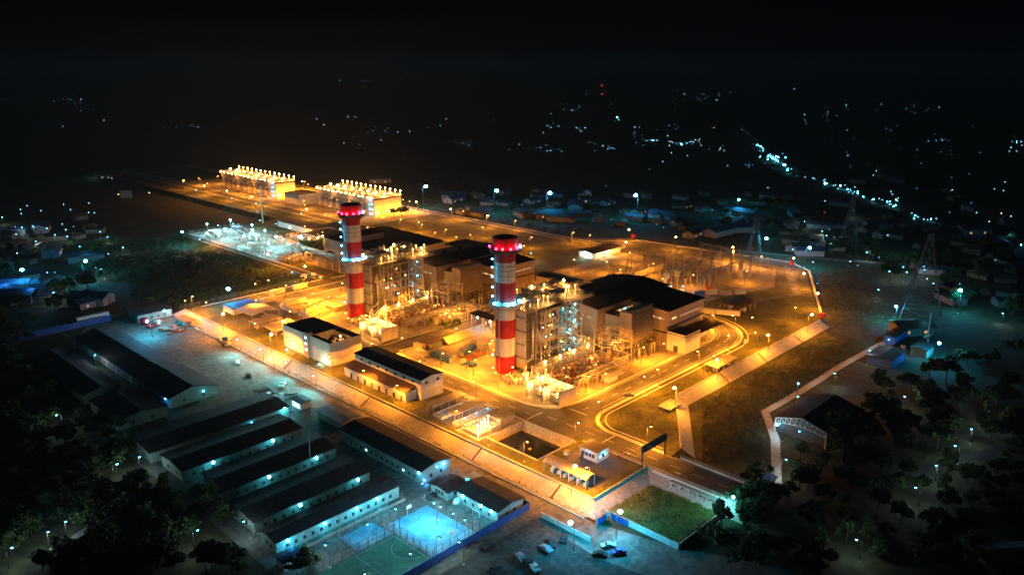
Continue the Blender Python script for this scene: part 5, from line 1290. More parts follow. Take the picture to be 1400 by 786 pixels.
# ================================================================ TREES
def tree_proto(name,label,h,r,trunk,n,seed,mats=('leaf','leafd'),flat=.75):
    rnd = random.Random(seed); t = thing(name,label,'tree',0,0,0)
    tr = MB(); tr.cyl(0,0,0,h*.3,trunk,8,trunk*.75,cap=False); tr.cyl(0,0,h*.3,h*.62,trunk*.75,7,trunk*.4,cap=False)
    cl = []
    for k in range(6):
        a = 2*math.pi*k/6+rnd.uniform(-.4,.4); z0_ = h*rnd.uniform(.3,.55); rr = r*rnd.uniform(.45,.8); z1_ = h*rnd.uniform(.5,.82)
        tr.bar((0,0,z0_),(rr*math.cos(a),rr*math.sin(a),z1_),trunk*.5,5); cl.append((rr*math.cos(a),rr*math.sin(a),z1_,r*rnd.uniform(.35,.5)))
    cl += [(rnd.uniform(-.25,.25)*r,rnd.uniform(-.25,.25)*r,h*.85,r*.45),(rnd.uniform(-.4,.4)*r,rnd.uniform(-.4,.4)*r,h*.66,r*.5)]
    tr.build('trunk','bark',t); cr = MB()
    for k in range(n):
        x_,y_,z_,q = cl[k%len(cl)]
        while True:
            u,v,w_ = rnd.uniform(-1,1),rnd.uniform(-1,1),rnd.uniform(-1,1)
            if u*u+v*v+w_*w_ <= 1 and u*u+v*v+w_*w_ > .15: break
        c_ = Vector((x_+u*q,y_+v*q,z_+w_*q*flat)); s_ = rnd.uniform(.28,.62)*(r/4)
        a_ = Vector((rnd.uniform(-1,1),rnd.uniform(-1,1),rnd.uniform(-.5,.5))).normalized()*s_; b_ = Vector((rnd.uniform(-1,1),rnd.uniform(-1,1),rnd.uniform(-.8,.8))).normalized()*s_
        cr.m = 0 if rnd.random() < .6 else 1
        cr.face([c_-a_-b_*.6,c_+a_*.3-b_,c_+a_+b_*.5,c_-a_*.2+b_])
    cr.build('crown',list(mats),t); return t
TP = [tree_proto('broadleaf_tree','t',9,4.2,.28,800,1),tree_proto('broadleaf_tree','t',12,5.2,.36,950,2),tree_proto('spreading_tree','t',7.5,4.8,.25,750,3,flat=.5),tree_proto('slender_tree','t',11,2.9,.2,600,4,flat=1.2)]
def palm():
    t = thing('palm_tree','t','tree',0,0,0); MB().cyl(0,0,0,9,.2,7,.13).build('trunk','bark',t); q=MB(); rnd=random.Random(4)
    for k in range(16):
        a=2*math.pi*k/16+rnd.uniform(-.15,.15); L=rnd.uniform(2.6,3.6); up=rnd.uniform(.2,1.1); pr=None
        for i in range(7):
            s_=i/6; p=Vector((math.cos(a)*L*s_,math.sin(a)*L*s_,9+up*math.sin(s_*3.0)-1.9*s_*s_)); wd=.38*math.sin(math.pi*min(.95,s_+.12)); d=Vector((-math.sin(a),math.cos(a),0))*wd
            if pr: q.face([pr[0]-pr[1],pr[0],p,p-d-Vector((0,0,.1))]); q.face([pr[0],pr[0]+pr[1],p+d-Vector((0,0,.1)),p])
            pr=(p,d)
    q.build('crown','leaf',t); return t
TP.append(palm()); TN=['bushy broadleaf tree','tall broadleaf tree','low spreading tree','slender upright tree','palm tree']
trees=[]; tused=set()
def plant(x,y,z,k,s,rz):
    if k not in tused: o=TP[k]; tused.add(k)
    else: o=copy_tree(TP[k],0,0)
    o.location=(x,y,z); o.rotation_euler=(0,0,rz); o.scale=(s,s,s*random.uniform(.85,1.15)); trees.append(o); o['tk']=TN[k]; return o
rt_ = random.Random(77)
KEEP = [P(a_,b_,ZO+6) for a_,b_ in ((77,567),(191,624),(160,634),(270,724),(333,712),(90,712),(66,726),(16,748),(1237,542),(1351,562),(1328,586),(1306,609),(1280,636),(1252,666),(1171,737),(80,720),(1190,690),(1370,750),(1075,628))]   # clearings round the lamps
zones = [ # polygon in photo pixels, count, scale range : dark wood bottom left, right side woods etc
 ([(0,600),(120,560),(175,600),(250,660),(340,730),(345,786),(0,786)],190,.5,.85),
 ([(0,430),(60,450),(20,500),(90,560),(140,600),(0,620)],45,.5,.9),
 ([(1030,650),(1180,600),(1400,560),(1400,786),(1000,786),(960,740)],170,.45,.8),
 ([(1120,600),(1200,540),(1400,470),(1400,600),(1130,650)],50,.7,1.1),
 ([(0,310),(60,330),(140,350),(190,400),(60,430),(0,420)],22,.8,1.2),
 ([(150,330),(240,340),(300,400),(200,420),(140,400)],10,.6,.9),
 ([(1060,330),(1400,330),(1400,440),(1290,430),(1200,380)],30,.8,1.3),
 ([(980,280),(1100,290),(1090,330),(990,320)],10,.8,1.2)]
for poly,n,s0,s1 in zones:
    xs=[p[0] for p in poly]; ys=[p[1] for p in poly]; k=0
    while k<n:
        a_,b_=rt_.uniform(min(xs),max(xs)),rt_.uniform(min(ys),max(ys)); c=False
        for i in range(len(poly)):
            (x1_,y1_),(x2_,y2_)=poly[i-1],poly[i]
            if (y1_>b_)!=(y2_>b_) and a_<(x2_-x1_)*(b_-y1_)/(y2_-y1_)+x1_: c=not c
        if not c: continue
        x_,y_=P(a_,b_,ZO)
        if any(math.hypot(x_-u,y_-v)<7 for u,v in KEEP): continue
        k+=1; plant(x_,y_,ZO,rt_.choice((0,0,1,2,2,3,4)),rt_.uniform(s0,s1),rt_.uniform(0,6.28))
for a_,b_,k,s_ in ((424,778,0,.75),(405,783,2,.6),(1150,640,4,.7),(1085,640,2,.55),(1098,655,0,.6),(155,760,1,.8),(232,745,0,.8),(1042,712,1,.7),(990,752,0,.7),(1025,722,0,.9)): x_,y_=P(a_,b_,ZO); plant(x_,y_,ZO,k,s_,1.3*a_)
for x_,y_,k,s_ in ((64,229,2,.7),(188,318,0,.8),(193,314,0,.9),(200,316,0,.7),(20,62,2,.4),(25,62,2,.4),(29,62,2,.4)): plant(x_,y_,0,k,s_,x_)
# ================================================================ STREET LAMPS (observed heads and added ones)
def lamp_proto(h,bulb,br,tall=True):
    t = thing('street_lamp','','street lamp',0,0,0); MB().cyl(0,0,0,h,.12,8,.06).build('pole','dsteel',t)
    MB().cyl(0,0,0,.35,.3,8).build('base','kerb',t)
    hd = MB().bar((0,0,h-.1),(0,-1.2,h+.25),.1); hd.box(-.35,-2.1,h+.2,.35,-1.0,h+.42); hd.build('lamp_head','dsteel',t)
    MB().ball(0,-1.5,h+.02,br,8,.75).build('bulb',bulb,t); return t
LP = {'S':lamp_proto(9.5,'g_sod',.66),'s':lamp_proto(8,'g_sods',.4),'C':lamp_proto(9,'g_cya',.72),'c':lamp_proto(6.5,'g_cyas',.34)}
LH = {'S':9.5,'s':8,'C':9,'c':6.5}; lused=set(); lamps={'S':[],'s':[],'C':[],'c':[]}
def lamp(kind,px,py,z0=0,p=None,rz=None,col=None,sc=1.0):
    h = LH[kind]*sc; x_,y_ = P(px,py,z0+h)
    if kind not in lused: o = LP[kind]; lused.add(kind)
    else: o = copy_tree(LP[kind],0,0)
    rz = random.Random(int(px*7+py)).choice((0,math.pi/2,math.pi,-math.pi/2)) if rz is None else rz
    dx,dy = -1.5*math.sin(rz)*-1,-1.5*math.cos(rz)   # head offset (0,-1.5) turned by rz
    hx,hy = 1.5*math.sin(rz),-1.5*math.cos(rz)
    o.location=(x_-hx*sc,y_-hy*sc,z0); o.rotation_euler=(0,0,rz); o.scale=(sc,sc,sc); h=LH[kind]; lamps[kind].append(o)
    if p is not None and z0<0: p*=.5
    pw = {'S':9500,'s':5200,'C':3000,'c':600}[kind] if p is None else p
    if pw>0: light(0,-1.5,h-.75,pw,col if col else (SOD if kind in 'Ss' else CYA),o,.3,spot=None if kind not in 'Ss' else 134 if x_<-27 else 150 if x_<-9 else None if (x_<116 and -58<y_<168) else 174)
    return o
for px,py in ((251,247),(279,254),(310,261),(344,269),(298,241),(413,248),(421,252),(419,286),(569,276),(560,275),(616,286),(667,295),
   (548,300),(577,307),(595,318),(610,314),(624,324),(643,321),(716,336),(417,364),(438,379),(468,387),(391,390),(367,383),(349,388),(305,429),(371,457),(388,439),
   (263,405),(253,411),(860,314),(924,324),(856,331),(1002,338),(1002,344),(1085,353),(1099,374),(1118,401),(1110,430),(1050,458),(980,492),(922,530),(786,637),(784,318),(366,347),(396,311),(283,319),(1002,431)):
    small = (px,py) in ((298,241),(421,252),(560,275),(548,300),(577,307),(595,318),(610,314),(624,324),(643,321),(716,336),(349,388),(367,383),(391,390),(263,405),(253,411),(784,318),(1002,431),(438,379),(468,387))
    lamp('s' if small else 'S',px,py)
# lamps along the main road, loop road and yards many unseen, added to brighten ground and walls
for x_,y_ in ((-18,20),(-18,-12),(-18,48),(-32,52),(-18,90),(-18,118),(8,40),(30,8.5),(18,56),(60,56),(-32,120),(10,172),(50,172),(84,168),(-6,140),(20,140),(40,110),(-34,150),
    (5,-42),(30,-57.5),(58,-42),(60,-58),(88,-57),(98,-30),(110,-36),(90,-20),(130,-8),(118,20),(100,58),(-12,-60),(-31,-66),(-16,-86),(110,90),(150,86),(160,68),(-30,-12),(-31,20),
    (48,-38),(-9,13),(-9,-13),(-9,122),(30,62),(-54,165),(-54,145),(-54,115),(-54,85),(-54,52),(-54,28),(-54,6),(-54,-28),(-54,-46),(-54,-63),(-54,-88),(8,16),(-14,4),(4,90),(24,100),(-4,128),(62,60),(100,140),(60,150),(78,262),(120,262),(128,330),(140,380),(150,330),(140,440),(150,500),(140,560),(150,600),(90,300),(44,225),(216,200),(216,260),(216,420),(216,500),(150,20),(190,72),(170,12),(200,-6),(176,44),(240,5),(150,50),(215,125),(180,150),(180,200),(160,250),(190,290),(216,340),(152,520),(152,480),(152,360),(152,400),(120,-52),(150,-60),(60,-66),(20,-58),(100,-64),(12,-45),(45,-25),(30,30)):
    px,py = PJ(x_,y_,8); k = lamp('s',px,py,0,11000 if x_<-50 else (5600 if x_<70 and y_<165 else 4800) if x_<125 else 3600)
for px,py in ((249,317),(582,255),(679,261),(752,264),(869,267)): lamp('C',px,py,ZO if px>260 else 0,11000,sc=2.3 if px>500 else 1.1)
for px,py in ((1010,273),(1048,326),(1107,339),(1313,397),(1225,419),(1284,469),(312,395),(201,439),(30,369),(117,357),(225,425)): lamp('C',px,py,ZO,4500,col=(.04,.6,1) if px>250 else (.02,.3,1) if px<100 else None,sc=1.5 if py<400 else 1.0)
for px,py in ((848,699),(780,714)): lamp('C',px,py,ZO,300,col=(.15,.8,.8))
for px,py in ((268,260),(317,271),(350,278),(412,292),(298,308),(319,306),(310,312),(355,301),(377,306),(399,372),(273,327),(726,346),(934,391),(917,391)): lamp('c',px,py,0,900,col=(.7,.9,1))
for px,py in ((324,464),(355,477),(390,495),(428,513)):      # cold floodlights on poles at the bank foot, turned toward the dirt lot
    o = lamp('c',px,py,ZO+1,0,rz=-math.pi/2); light(0,-2.2,6.2,11000,(.03,.7,.85),o,.3,spot=150,aim=(0,-1,-.55))
    light(0,-1.5,5.4,900,(.5,.95,.9),o)
lamp('c',370,490,ZO,500,col=SOD)
for px,py,p_ in ((1091,542,900),(1141,510,600),(1189,479,600),(1215,464,500),(1066,579,700),(1075,628,500),(1235,365,500),(1371,428,400),(1237,542,260),(1351,562,200),(1328,586,300),(1306,609,400),(1280,636,120),(1252,666,420),(1171,737,260),
   (1084,341,400),(1100,303,700),(1168,288,0),(73,400,420),(92,389,0),(90,314,300),(92,323,0),(137,317,0),(147,324,0),(168,338,200),(109,337,0),(49,330,0),(24,390,0),(3,297,0),(77,567,0),(191,624,120),(160,634,0),(270,724,160),(333,712,160),(90,712,180),(66,726,160),(16,748,60),(130,485,0),(138,368,0),(64,312,0),(75,321,0),(30,311,0),(45,309,0),(22,320,0),
   (1185,345,300),(1124,316,0),(1130,322,0),(1137,333,0),(1216,371,200),(1240,372,0),(1201,396,200),(1263,364,0),(1264,369,0)): lamp('c',px,py,ZO,p_*(.8 if py<560 else .22 if px>350 else .03),col=(.03,.6,.9) if px>300 else (.1,.5,1))
for px,py in ((593,687),(602,692),(619,701),(636,710),(628,740),(601,735),(561,756),(445,744),(502,716),(541,695),(498,784),(577,660)): 
    lamp('c',px,py,ZO,{593:400,602:600,619:700,601:700,628:500,561:500,498:400,502:700,541:200}.get(px,350),col=(.03,.5,1) if px!=561 and px!=498 else (.03,.7,.6))
light(-99,-64,5.5,12000,(.12,.68,1)); light(-113,-55,4,900,(.03,.55,1))  # bare lights added over the courts to brighten their middle
# red lamps on low posts
def red_post(px,py,label,z0=0):
    x_,y_=P(px,py,z0+4); t=thing('warning_post',label,'warning lamp',x_,y_,z0); MB().bar((0,0,0),(0,0,4),.14).build('pole','steel',t); MB().ball(0,0,4.2,.3).build('bulb','g_sods',t)
red_post(204,264,'lone reddish lamp on a tall pole in the dark field, left of the cooling blocks',ZO); red_post(162,266,'lone reddish lamp beside the pale hoarding in the dark field',ZO)
t=thing('hoarding','pale board standing in the dark field at the far left','board',*P(173,272,ZO),ZO,R(-50)); MB().box(-6,-.1,1,6,.1,8).build('panel','wallw',t); [MB().bar((u,.2,0),(u,.2,8),.2).build('post','steel',t) for u in (-4,4)]
for px,py,lb in ((1082,362,'small red booth at the corner where the patrol road turns'),(1124,434,'small red booth on top of the bank at its eastern corner'),(866,325,'small red booth at the bend of the patrol road beyond the control house'),(969,396,'red crate standing among the container row')):
    x_,y_=P(px,py,0); t=thing('red_booth',lb,'booth',x_,y_,0,0,'red booths along the edge'); MB().cb(0,0,0,2.2,2.2,2.3).build('body','red',t); MB().cb(0,0,2.3,2.6,2.6,.2).build('roof','red',t)
# ================================================================ TRUSS HALL, SHEDS, PYLON ON THE RIGHT
t = building('truss_hall','dark arched roof hall with blue lit steel truss gable beyond the scrub field','hall',32,-128,60,-109,6,2.6,'gable','dsteel','roof',ZO,.4); a,b_,c,d=t['dim']
tr=MB()
n_=10
for i in range(n_):
    y0_,y1_=b_+(d-b_)*i/n_,b_+(d-b_)*(i+1)/n_; f_=lambda y: 6+2.6*(1-abs(y)/(d)); g_=lambda y: 4.4+1.2*(1-abs(y)/d)
    tr.bar((a-1.2,y0_,f_(y0_)),(a-1.2,y1_,f_(y1_)),.22); tr.bar((a-1.2,y0_,g_(y0_)),(a-1.2,y1_,g_(y1_)),.2); tr.bar((a-1.2,y0_,g_(y0_)),(a-1.2,y0_,f_(y0_)),.14); tr.bar((a-1.2,y0_,g_(y0_)),(a-1.2,y1_,f_(y1_)),.14)
for v in (b_,d): tr.bar((a-1.2,v,0),(a-1.2,v,6),.35)
tr.build('truss','white',t); MB().ball(a-1.6,d-1,3.6,.4).build('wall_lamp','g_cya',t); MB().ball(a-1.6,0,3.8,.22).build('wall_lamp','g_cyas',t)
light(a-3,d-1.4,3.2,160,(.05,.5,1),t); light(a-3,0,3.2,60,(.05,.5,1),t); light(5,d+1.5,12.5,500,(.03,.45,1),t); MB().bar((5,d+1.5,0),(5,d+1.5,12.8),.15).build('mast','steel',t); MB().ball(5,d+1.5,13,.3).build('mast_lamp','g_cyas',t)
for i,(x0_,y0_,x1_,y1_,rz,lb) in enumerate(((126,-117,142,-106,0,'small blue walled shed, lower one by the ditch lane'),(158,-107,192,-102,0,'long blue walled shed, upper one by the ditch lane'),(150,-124,160,-117,0,'small dark shed on the cyan lit clearing'))):
    building('field_shed',lb,'shed',x0_,y0_,x1_,y1_,4,.5,'gable','blue' if i<2 else 'campw','roof',ZO)
light(150,-118,4,500,(.1,.7,.8)); light(186,-112,5,400,(.1,.7,.8)); light(*P(1040,652,ZO),0,400,(.2,.8,.9))
t=thing('fallen_mast','pale boom crane lying across the clearing by the blue sheds','crane',*P(1268,462,ZO),ZO); MB().path([(-9,-3,.8),(0,0,1.6),(10,2,2.6)],.45,6).build('boom','wallw',t); MB().bar((0,0,0),(0,0,13),.35).build('mast','wallw',t); MB().cb(0,0,0,3,2.4,2).build('cab','yel',t)
t=thing('block_hut','small blue and white hut at the bend of the lane by the ditch','hut',*P(1050,663,ZO),ZO); MB().cb(0,0,0,4,3,2.6).build('wall','wallw',t); roof_mb(-2,-1.5,2,1.5,2.61,.4,'gable').build('roof','roofblue',t)
# transmission tower
def pylon(x,y,h,w,label,rz=0,z0=ZO,m='rust'):
    t=thing('transmission_tower',label,'pylon',x,y,z0,rz,'transmission towers'); q=MB(); L=7
    wd=lambda k:(w/2)*(1-k/L)**1.25+.9
    C4=((-1,-1),(1,-1),(1,1),(-1,1))
    for k in range(L):
        a_,b_=wd(k),wd(k+1); z0_,z1_=h*(k/L)**.92,h*((k+1)/L)**.92
        for i in range(4):
            (ax,ay),(bx,by)=C4[i],C4[(i+1)%4]
            q.bar((ax*a_,ay*a_,z0_),(ax*b_,ay*b_,z1_),.32); q.bar((ax*a_,ay*a_,z0_),(bx*b_,by*b_,z1_),.14); q.bar((bx*a_,by*a_,z0_),(ax*b_,ay*b_,z1_),.14); q.bar((ax*b_,ay*b_,z1_),(bx*b_,by*b_,z1_),.14)
            for g in (.33,.66):
                s_=a_+(b_-a_)*g; zz=z0_+(z1_-z0_)*g; q.bar((ax*s_,ay*s_,zz),(bx*s_,by*s_,zz),.09)
    q.build('lattice','dsteel',t)
    for z_ in (.66,.8,.94):
        c_=MB(); zz=h*z_
        for s_ in (-1,1): c_.bar((0,0,zz+1.4),(s_*w*.42,0,zz),.18); c_.bar((0,-.8,zz),(s_*w*.42,0,zz),.14); c_.bar((0,.8,zz),(s_*w*.42,0,zz),.14)
        co=c_.build('cross_arm','dsteel',t)
        for s_ in (-1,1): i_=MB(); [i_.cyl(s_*w*.4,0,zz-.4-.35*k,zz-.25-.35*k,.25,7) for k in range(6)]; i_.bar((s_*w*.4,0,zz),(s_*w*.4,0,zz-2.4),.06); i_.build('insulator','porc',t)
    return t
x_,y_=P(1257,436,ZO); pylon(x_,y_,46,19,'huge lattice transmission tower standing dark beyond the eastern bank',R(20))
x_,y_=P(1030,352,ZO); pylon(x_,y_,30,7,'slim lattice tower just behind the switchyard',R(10))
x_,y_=P(1160,330,ZO); pylon(x_,y_,34,9,'distant lattice tower among the village houses',R(10))
# ================================================================ VILLAGE: houses and far lights
HW=['houw','houw','houw','grey']; HR=['roofb','roof','roofb','hill']; HN=['brown roofed house','dark roofed house','small brown roofed house','blue roofed house']
def house_proto(i,w,d,h):
    t=thing('village_house','','house',0,0,0); walls_mb(-w/2,-d/2,w/2,d/2,0,h,d*.22,'gable').build('wall',HW[i],t); roof_mb(-w/2,-d/2,w/2,d/2,h+.005,d*.22,'gable',.7).build('roof',HR[i],t)
    o=MB().box(-w/2-.06,-.5,0,-w/2,.5,2.1).build('door','dsteel',t)
    for u in (-w/4,w/4): MB().box(u-.6,-d/2-.06,1.1,u+.6,-d/2,2.1).build('window',('glass','w_dim','glass','w_dim')[i],t)
    return t
HP=[house_proto(0,11,7,3),house_proto(1,14,8,3.2),house_proto(2,9,6.5,2.9),house_proto(3,18,9,3.6)]; hused=set(); houses=[]
def house(px,py,i,rz,s=1.0):
    x_,y_=P(px,py,ZO)
    if i not in hused: o=HP[i]; hused.add(i)
    else: o=copy_tree(HP[i],0,0)
    o.location=(x_,y_,ZO); o.rotation_euler=(0,0,rz); o.scale=(s,s,s); o['hk']=HN[i]; houses.append(o)
rh=random.Random(21)
for n,(x0_,y0_,x1_,y1_) in ((20,(620,262,760,300)),(26,(740,268,930,315)),(30,(930,262,1100,325)),(34,(1080,300,1400,350)),(16,(1250,350,1400,420)),(14,(0,300,140,350)),(12,(0,350,130,420)),(14,(1080,225,1330,300)),(3,(40,700,180,770))):
    for k in range(n):
        a_,b_=rh.uniform(x0_,x1_),rh.uniform(y0_,y1_); house(a_,b_,rh.randrange(4),rh.uniform(0,3.1),rh.uniform(.8,1.25))
for px,py,i in ((806,277,1),(750,298,3),(620,272,3),(520,250,3),(150,244,3),(205,240,1),(20,412,3),(40,405,3),(60,410,1),(15,398,3),(1245,455,1),(1330,320,3),(1385,775,0)): house(px,py,i,-.7,1.3)
# bare lights added low over the village roofs to show them
for px,py,p_,c_ in ((10,405,9000,(.05,.3,1)),(45,412,3000,(.05,.4,1)),(30,372,4000,(.06,.35,1)),(118,360,3500,(.1,.6,.8)),(140,330,1500,(.1,.6,.8)),(35,310,2500,(.05,.35,1)),(1050,328,3000,(.15,.7,.8)),(1180,330,2500,(.15,.7,.8)),(1230,350,2500,(.15,.7,.8)),(1380,335,3500,(.1,.5,1)),(806,270,2000,(.2,.6,.8)),(1015,275,2500,(.1,.7,.6)),(130,243,3000,(.2,.8,.7)),(1370,750,200,(.05,.3,.8)),(80,720,500,(.05,.3,1))):
    x_,y_=P(px,py,ZO); light(x_,y_,ZO+9,p_*.45,c_)
def far_proto(name,r,m,h=6):
    q=MB(); q.m=0; q.cyl(0,0,0,h,.15*max(1,r),5); q.m=1; q.ball(0,0,h+r*.5,r,6); o=q.build(name,['dsteel',m]); return tag(o,'',"street lamp")
# far lamps: (proto key, label)
FARS={'b':(1.6,'g_far'),'d':(1.3,'g_fard'),'B':(3.0,'g_cya'),'w':(1.6,'g_farw'),'u':(1.5,'g_blue'),'r':(.9,'g_red')}
FP={}; rf=random.Random(99)
def far(px,py,k,scale=None):
    x_,y_=P(px,py,ZO+3); d_=math.hypot(x_-CX,y_-CY)
    r_ = (FARS[k][0]*d_/1100*.5) if scale is None else scale*d_/1100; r_*=rf.uniform(.55,1.1)
    s_=max(.3,r_*.42); x_,y_=P(px,py,ZO+6*s_ if s_<3 else ZO+18)
    if k not in FP: FP[k]=far_proto('village_lamp',1.0,FARS[k][1]); o=FP[k]
    else: o=FP[k].copy(); COL.objects.link(o)
    o.location=(x_,y_,ZO); o.scale=(s_,s_,s_ if s_<3 else 3*(s_/3)**.5); o['group']='distant village lamps'
    o['label']={'b':'small cold white lamp among the distant village lights','d':'faint bluish lamp among the distant village lights','B':'bright cold lamp standing out in the distant village street','w':'warm amber lamp among the distant village lights','u':'blue tinted lamp among the distant village lights','r':'red lamp on a far mast'}[k]
    return o
# the bright village street running to the right
street=[(1008,172),(1022,183),(1035,198),(1048,212),(1062,222),(1078,230),(1092,236),(1110,242),(1130,250),(1150,256),(1172,266),(1195,273),(1215,277),(1240,290),(1270,302)]
def along(a,b,n,sp,ks):
    for k in range(n):
        t_=rf.random(); far(a[0]+(b[0]-a[0])*t_+rf.gauss(0,sp),a[1]+(b[1]-a[1])*t_+rf.gauss(0,sp*.45),rf.choice(ks))
dens=[1,3,8,14,9,2,2,6,6,8,5,6,3,6]
for (a,b),n in zip(zip(street,street[1:]),dens): along(a,b,n,4,'bbBBb' if n>4 else 'bbd')
for px,py,k in ((844,161,'B'),(846,164,'b'),(1158,178,'b'),(1157,144,'b'),(1205,143,'b'),(1284,147,'b'),(1200,150,'d'),(1250,146,'d'),(1100,157,'b'),(1288,192,'b'),(1254,205,'b'),(1384,194,'b'),(1396,194,'b'),(1390,207,'b'),(1380,207,'b'),(1300,260,'b'),(1302,260,'b'),(1374,249,'b'),(1372,261,'b'),(1273,300,'B'),(1280,299,'b'),(1353,327,'B'),(1340,327,'u'),(1335,291,'b'),(1382,296,'b'),(1369,292,'w'),(1396,335,'B'),(1340,343,'b'),(1159,213,'b'),(1168,190,'d'),(1128,275,'b'),(1194,240,'b'),(1198,234,'b'),(1050,257,'b'),(1218,262,'b'),(1220,266,'b'),(1228,271,'b'),(1225,295,'b'),
   (142,165,'b'),(86,173,'u'),(111,136,'b'),(110,141,'d'),(110,152,'d'),(15,137,'d'),(8,136,'d'),(74,139,'d'),(97,137,'d'),(128,149,'d'),(271,174,'b'),(258,172,'d'),(444,113,'d'),(500,111,'d'),(433,163,'b'),(476,160,'b'),(486,160,'b'),(443,171,'b'),(470,196,'b'),(492,198,'d'),(521,192,'b'),(544,181,'b'),(560,180,'b'),(602,172,'b'),(610,163,'b'),(585,175,'d'),(513,174,'d'),(633,196,'b'),(675,164,'d'),(823,117,'r'),(823,129,'r'),(802,129,'d'),(835,143,'d'),(792,146,'b'),(782,151,'b'),(753,156,'b'),(788,175,'b'),(795,180,'b'),(824,200,'b'),(838,203,'b'),(825,199,'b'),(739,202,'b'),(768,207,'b'),(749,172,'b'),(752,174,'d'),(696,205,'b'),(710,198,'b'),(874,174,'b'),(893,192,'B'),(889,192,'b'),(930,197,'w'),(932,198,'B'),(925,196,'b'),(913,186,'b'),(868,174,'b'),(948,195,'b'),(956,195,'b'),(915,172,'b'),(918,209,'b'),(906,221,'b'),(940,213,'b'),(976,175,'w'),(985,203,'w'),(990,206,'b'),(995,227,'b'),(148,243,'b'),(211,238,'B'),(153,244,'b'),(172,240,'b'),(1086,122,'b') ): far(px,py,k)
# clusters of the scattered towns
for cx_,cy_,sx,sy,n,ks in ((748,204,9,3,9,'bdd'),(790,175,5,3,4,'bd'),(752,174,9,4,6,'bd'),(785,152,6,3,3,'d'),(835,201,14,4,9,'bdd'),(873,188,10,4,6,'bdd'),(893,192,6,1.5,7,'bbd'),(930,196,12,2,12,'bbdw'),(915,174,10,3,4,'dd'),(948,130,14,5,9,'bdd'),(952,193,6,3,4,'bb'),(985,204,6,2,5,'wd'),
    (1024,226,8,2,6,'dd'),(1098,166,4,4,3,'d'),(1135,158,9,4,5,'dd'),(1160,150,3,3,2,'d'),(1215,178,6,4,4,'d'),(1286,190,20,4,6,'bdd'),(1250,148,25,3,5,'d'),(985,130,30,6,5,'d'),(1345,290,20,20,5,'bd'),(1295,215,60,25,9,'d'),(1390,200,6,4,4,'b'),(1062,212,6,4,6,'Bb'),(1160,260,6,2,5,'wb'),(1218,277,6,3,6,'Bb'),(1375,335,12,3,4,'bd'),(520,185,50,12,6,'d'),(640,196,14,3,4,'d'),(250,173,14,2,4,'d'),(100,140,12,6,4,'d'),(505,110,30,1,7,'d'),(1185,330,60,30,10,'d'),(820,265,60,20,4,'d')):
    for k in range(n): far(cx_+rf.gauss(0,sx),max(97,cy_+rf.gauss(0,sy)),rf.choice(ks))
for cx_,cy_,sx,sy,n,ks in ((40,300,35,10,9,'bud'),(110,340,40,25,10,'bd'),(30,360,20,25,6,'bu'),(1150,350,60,20,9,'bd'),(1330,380,50,30,9,'bd'),(1000,290,60,15,7,'d')):
    for k in range(n): far(cx_+rf.gauss(0,sx),cy_+rf.gauss(0,sy),rf.choice(ks))
vl=[o for o in SC.objects if o.name.startswith('village_lamp')]
vl.sort(key=lambda o:-o.scale[0]*(3 if o['label'].startswith('bright') else 1)/math.hypot(o.location.x-CX,o.location.y-CY))
rest=MB(); rm=['dsteel','g_far','g_fard','g_cya','g_farw','g_blue','g_red']
for o in vl[300:]:
    s_=o.scale[0]; x_,y_=o.location.x,o.location.y; rest.m=0; rest.cyl(x_,y_,ZO,ZO+6*o.scale[2],.15*s_,4)
    rest.m=next(i for i,k in enumerate(rm) if M[k]==o.data.materials[1]); rest.ball(x_,y_,ZO+6.5*o.scale[2],s_,6)
    if o.name != 'village_lamp': bpy.data.objects.remove(o)
ro=rest.build('faint_town_lights',rm); tag(ro,'faint scatter of tiny lights of the far towns near the horizon','town lights',None,'stuff')
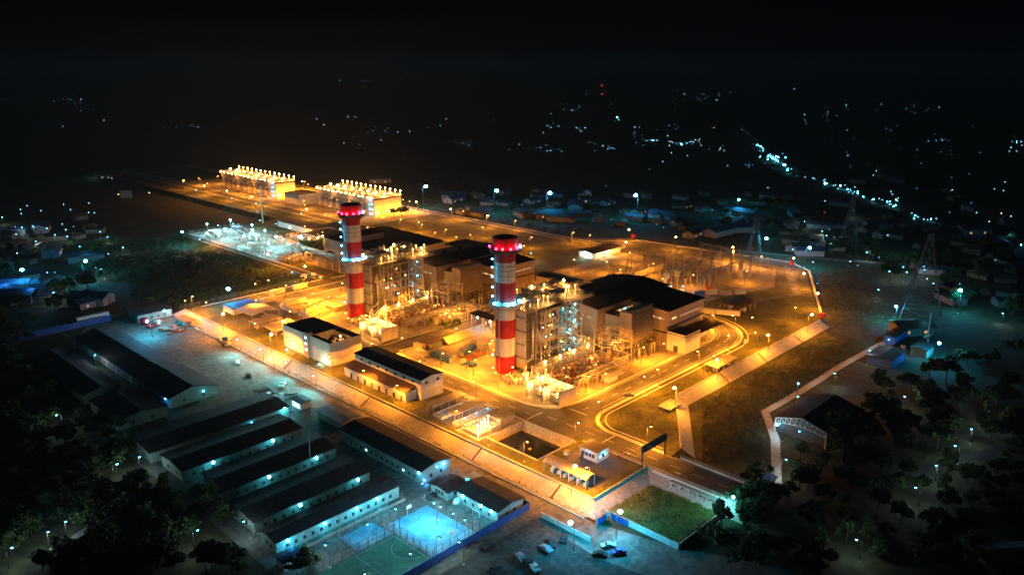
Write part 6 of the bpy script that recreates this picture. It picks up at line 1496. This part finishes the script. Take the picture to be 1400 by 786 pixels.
# ================================================================ LABELS of the repeats
LAND.update({'left chimney':(1,110,25),'right chimney':(0,0,25),'office block':(-41,78,5),'long two storey block':(-40,24,5),'pond basin':(-41,-52,0),'gatehouse':(-35,-76,2),'culvert bridge':(-22,-111,0),
 'switchyard':(200,30,3),'control house':(199,103,2),'right turbine hall':(75,2,20),'left turbine hall':(75,114,20),'round green tank':(63,249,6),'receiving station':(54,310,0),'further cooling block':(181,530,15),'nearer cooling block':(190,369,15),
 'workshop hall':(92,205,12),'basketball court':(-99,-66,-3),'green football pitch':(-122,-69,-3),'canteen block':(-78,-22,0),'widest barrack':(-112,42,0),'outermost warehouse':(-130,132,0),'dirt lot':(-85,120,-3),'road bend':(116,-40,0),'eastern bank tip':(163,-70,0),
 'truss hall':(46,-118,3),'blue sheds':(160,-107,0),'huge transmission tower':(*P(1257,436,ZO),5),'settling basins':(-42,-15,1),'scrub pit':(-45,-110,-3),'container stacks':(-5,138,2)})
relabel(lamps['S'],'tall sodium lamp with golden globe',z=9); relabel(lamps['s'],'slender lamp with amber globe',z=8)
relabel(lamps['C'],'strong cold white street lamp',z=9); relabel(lamps['c'],'small cold white lamp',z=6)
for k in lamps:
    for o in lamps[k]: o['group']={'S':'large sodium street lamps','s':'small sodium street lamps','C':'strong cold street lamps','c':'small cold lamps'}[k]
cn={'yel':'yellow lit','grey':'grey','blue':'blue','wallw':'white','rooft':'tan'}
def cmat(o):
    for ch in o.children:
        if ch.name.startswith('body'): return {v.name:k for k,v in M.items()}[ch.data.materials[0].name]
relabel(cts,lambda o: cn[cmat(o)]+(' shipping container on top of another' if o.location.z>1 else ' shipping container'))
relabel(cars,lambda o:o['kindname']+' parked')
relabel(trees,lambda o:o['tk']); 
for o in trees: o['group']='trees around the plant'
relabel(houses,lambda o:o['hk'])
for o in houses: o['group']='village houses'
for o in list(SC.objects):
    for k in ('dim','kindname','tk','hk'):
        if k in o: del o[k]
for o in TP+[LP[k] for k in LP]+HP+protos:
    if not o.get('label'): print('UNUSED',o.name)
for o in SC.objects:
    if len(str(o.get('label','')).split())>16: print('LONG',o['label'])
# ================================================================ HAZE
HAZE_DENSITY = 0.000045
if HAZE_DENSITY > 0:
    hm=bpy.data.materials.new('haze_air'); hm.use_nodes=True; t=hm.node_tree; t.nodes.clear(); v=t.nodes.new('ShaderNodeVolumePrincipled'); v.inputs['Color'].default_value=(.9,.92,.95,1); v.inputs['Density'].default_value=HAZE_DENSITY; v.inputs['Anisotropy'].default_value=.2
    o=t.nodes.new('ShaderNodeOutputMaterial'); t.links.new(v.outputs[0],o.inputs['Volume'])
    hz=MB().box(-1500,-1500,ZO-1,9000,9000,HC+30).build('haze',hm); hz['kind']='stuff'
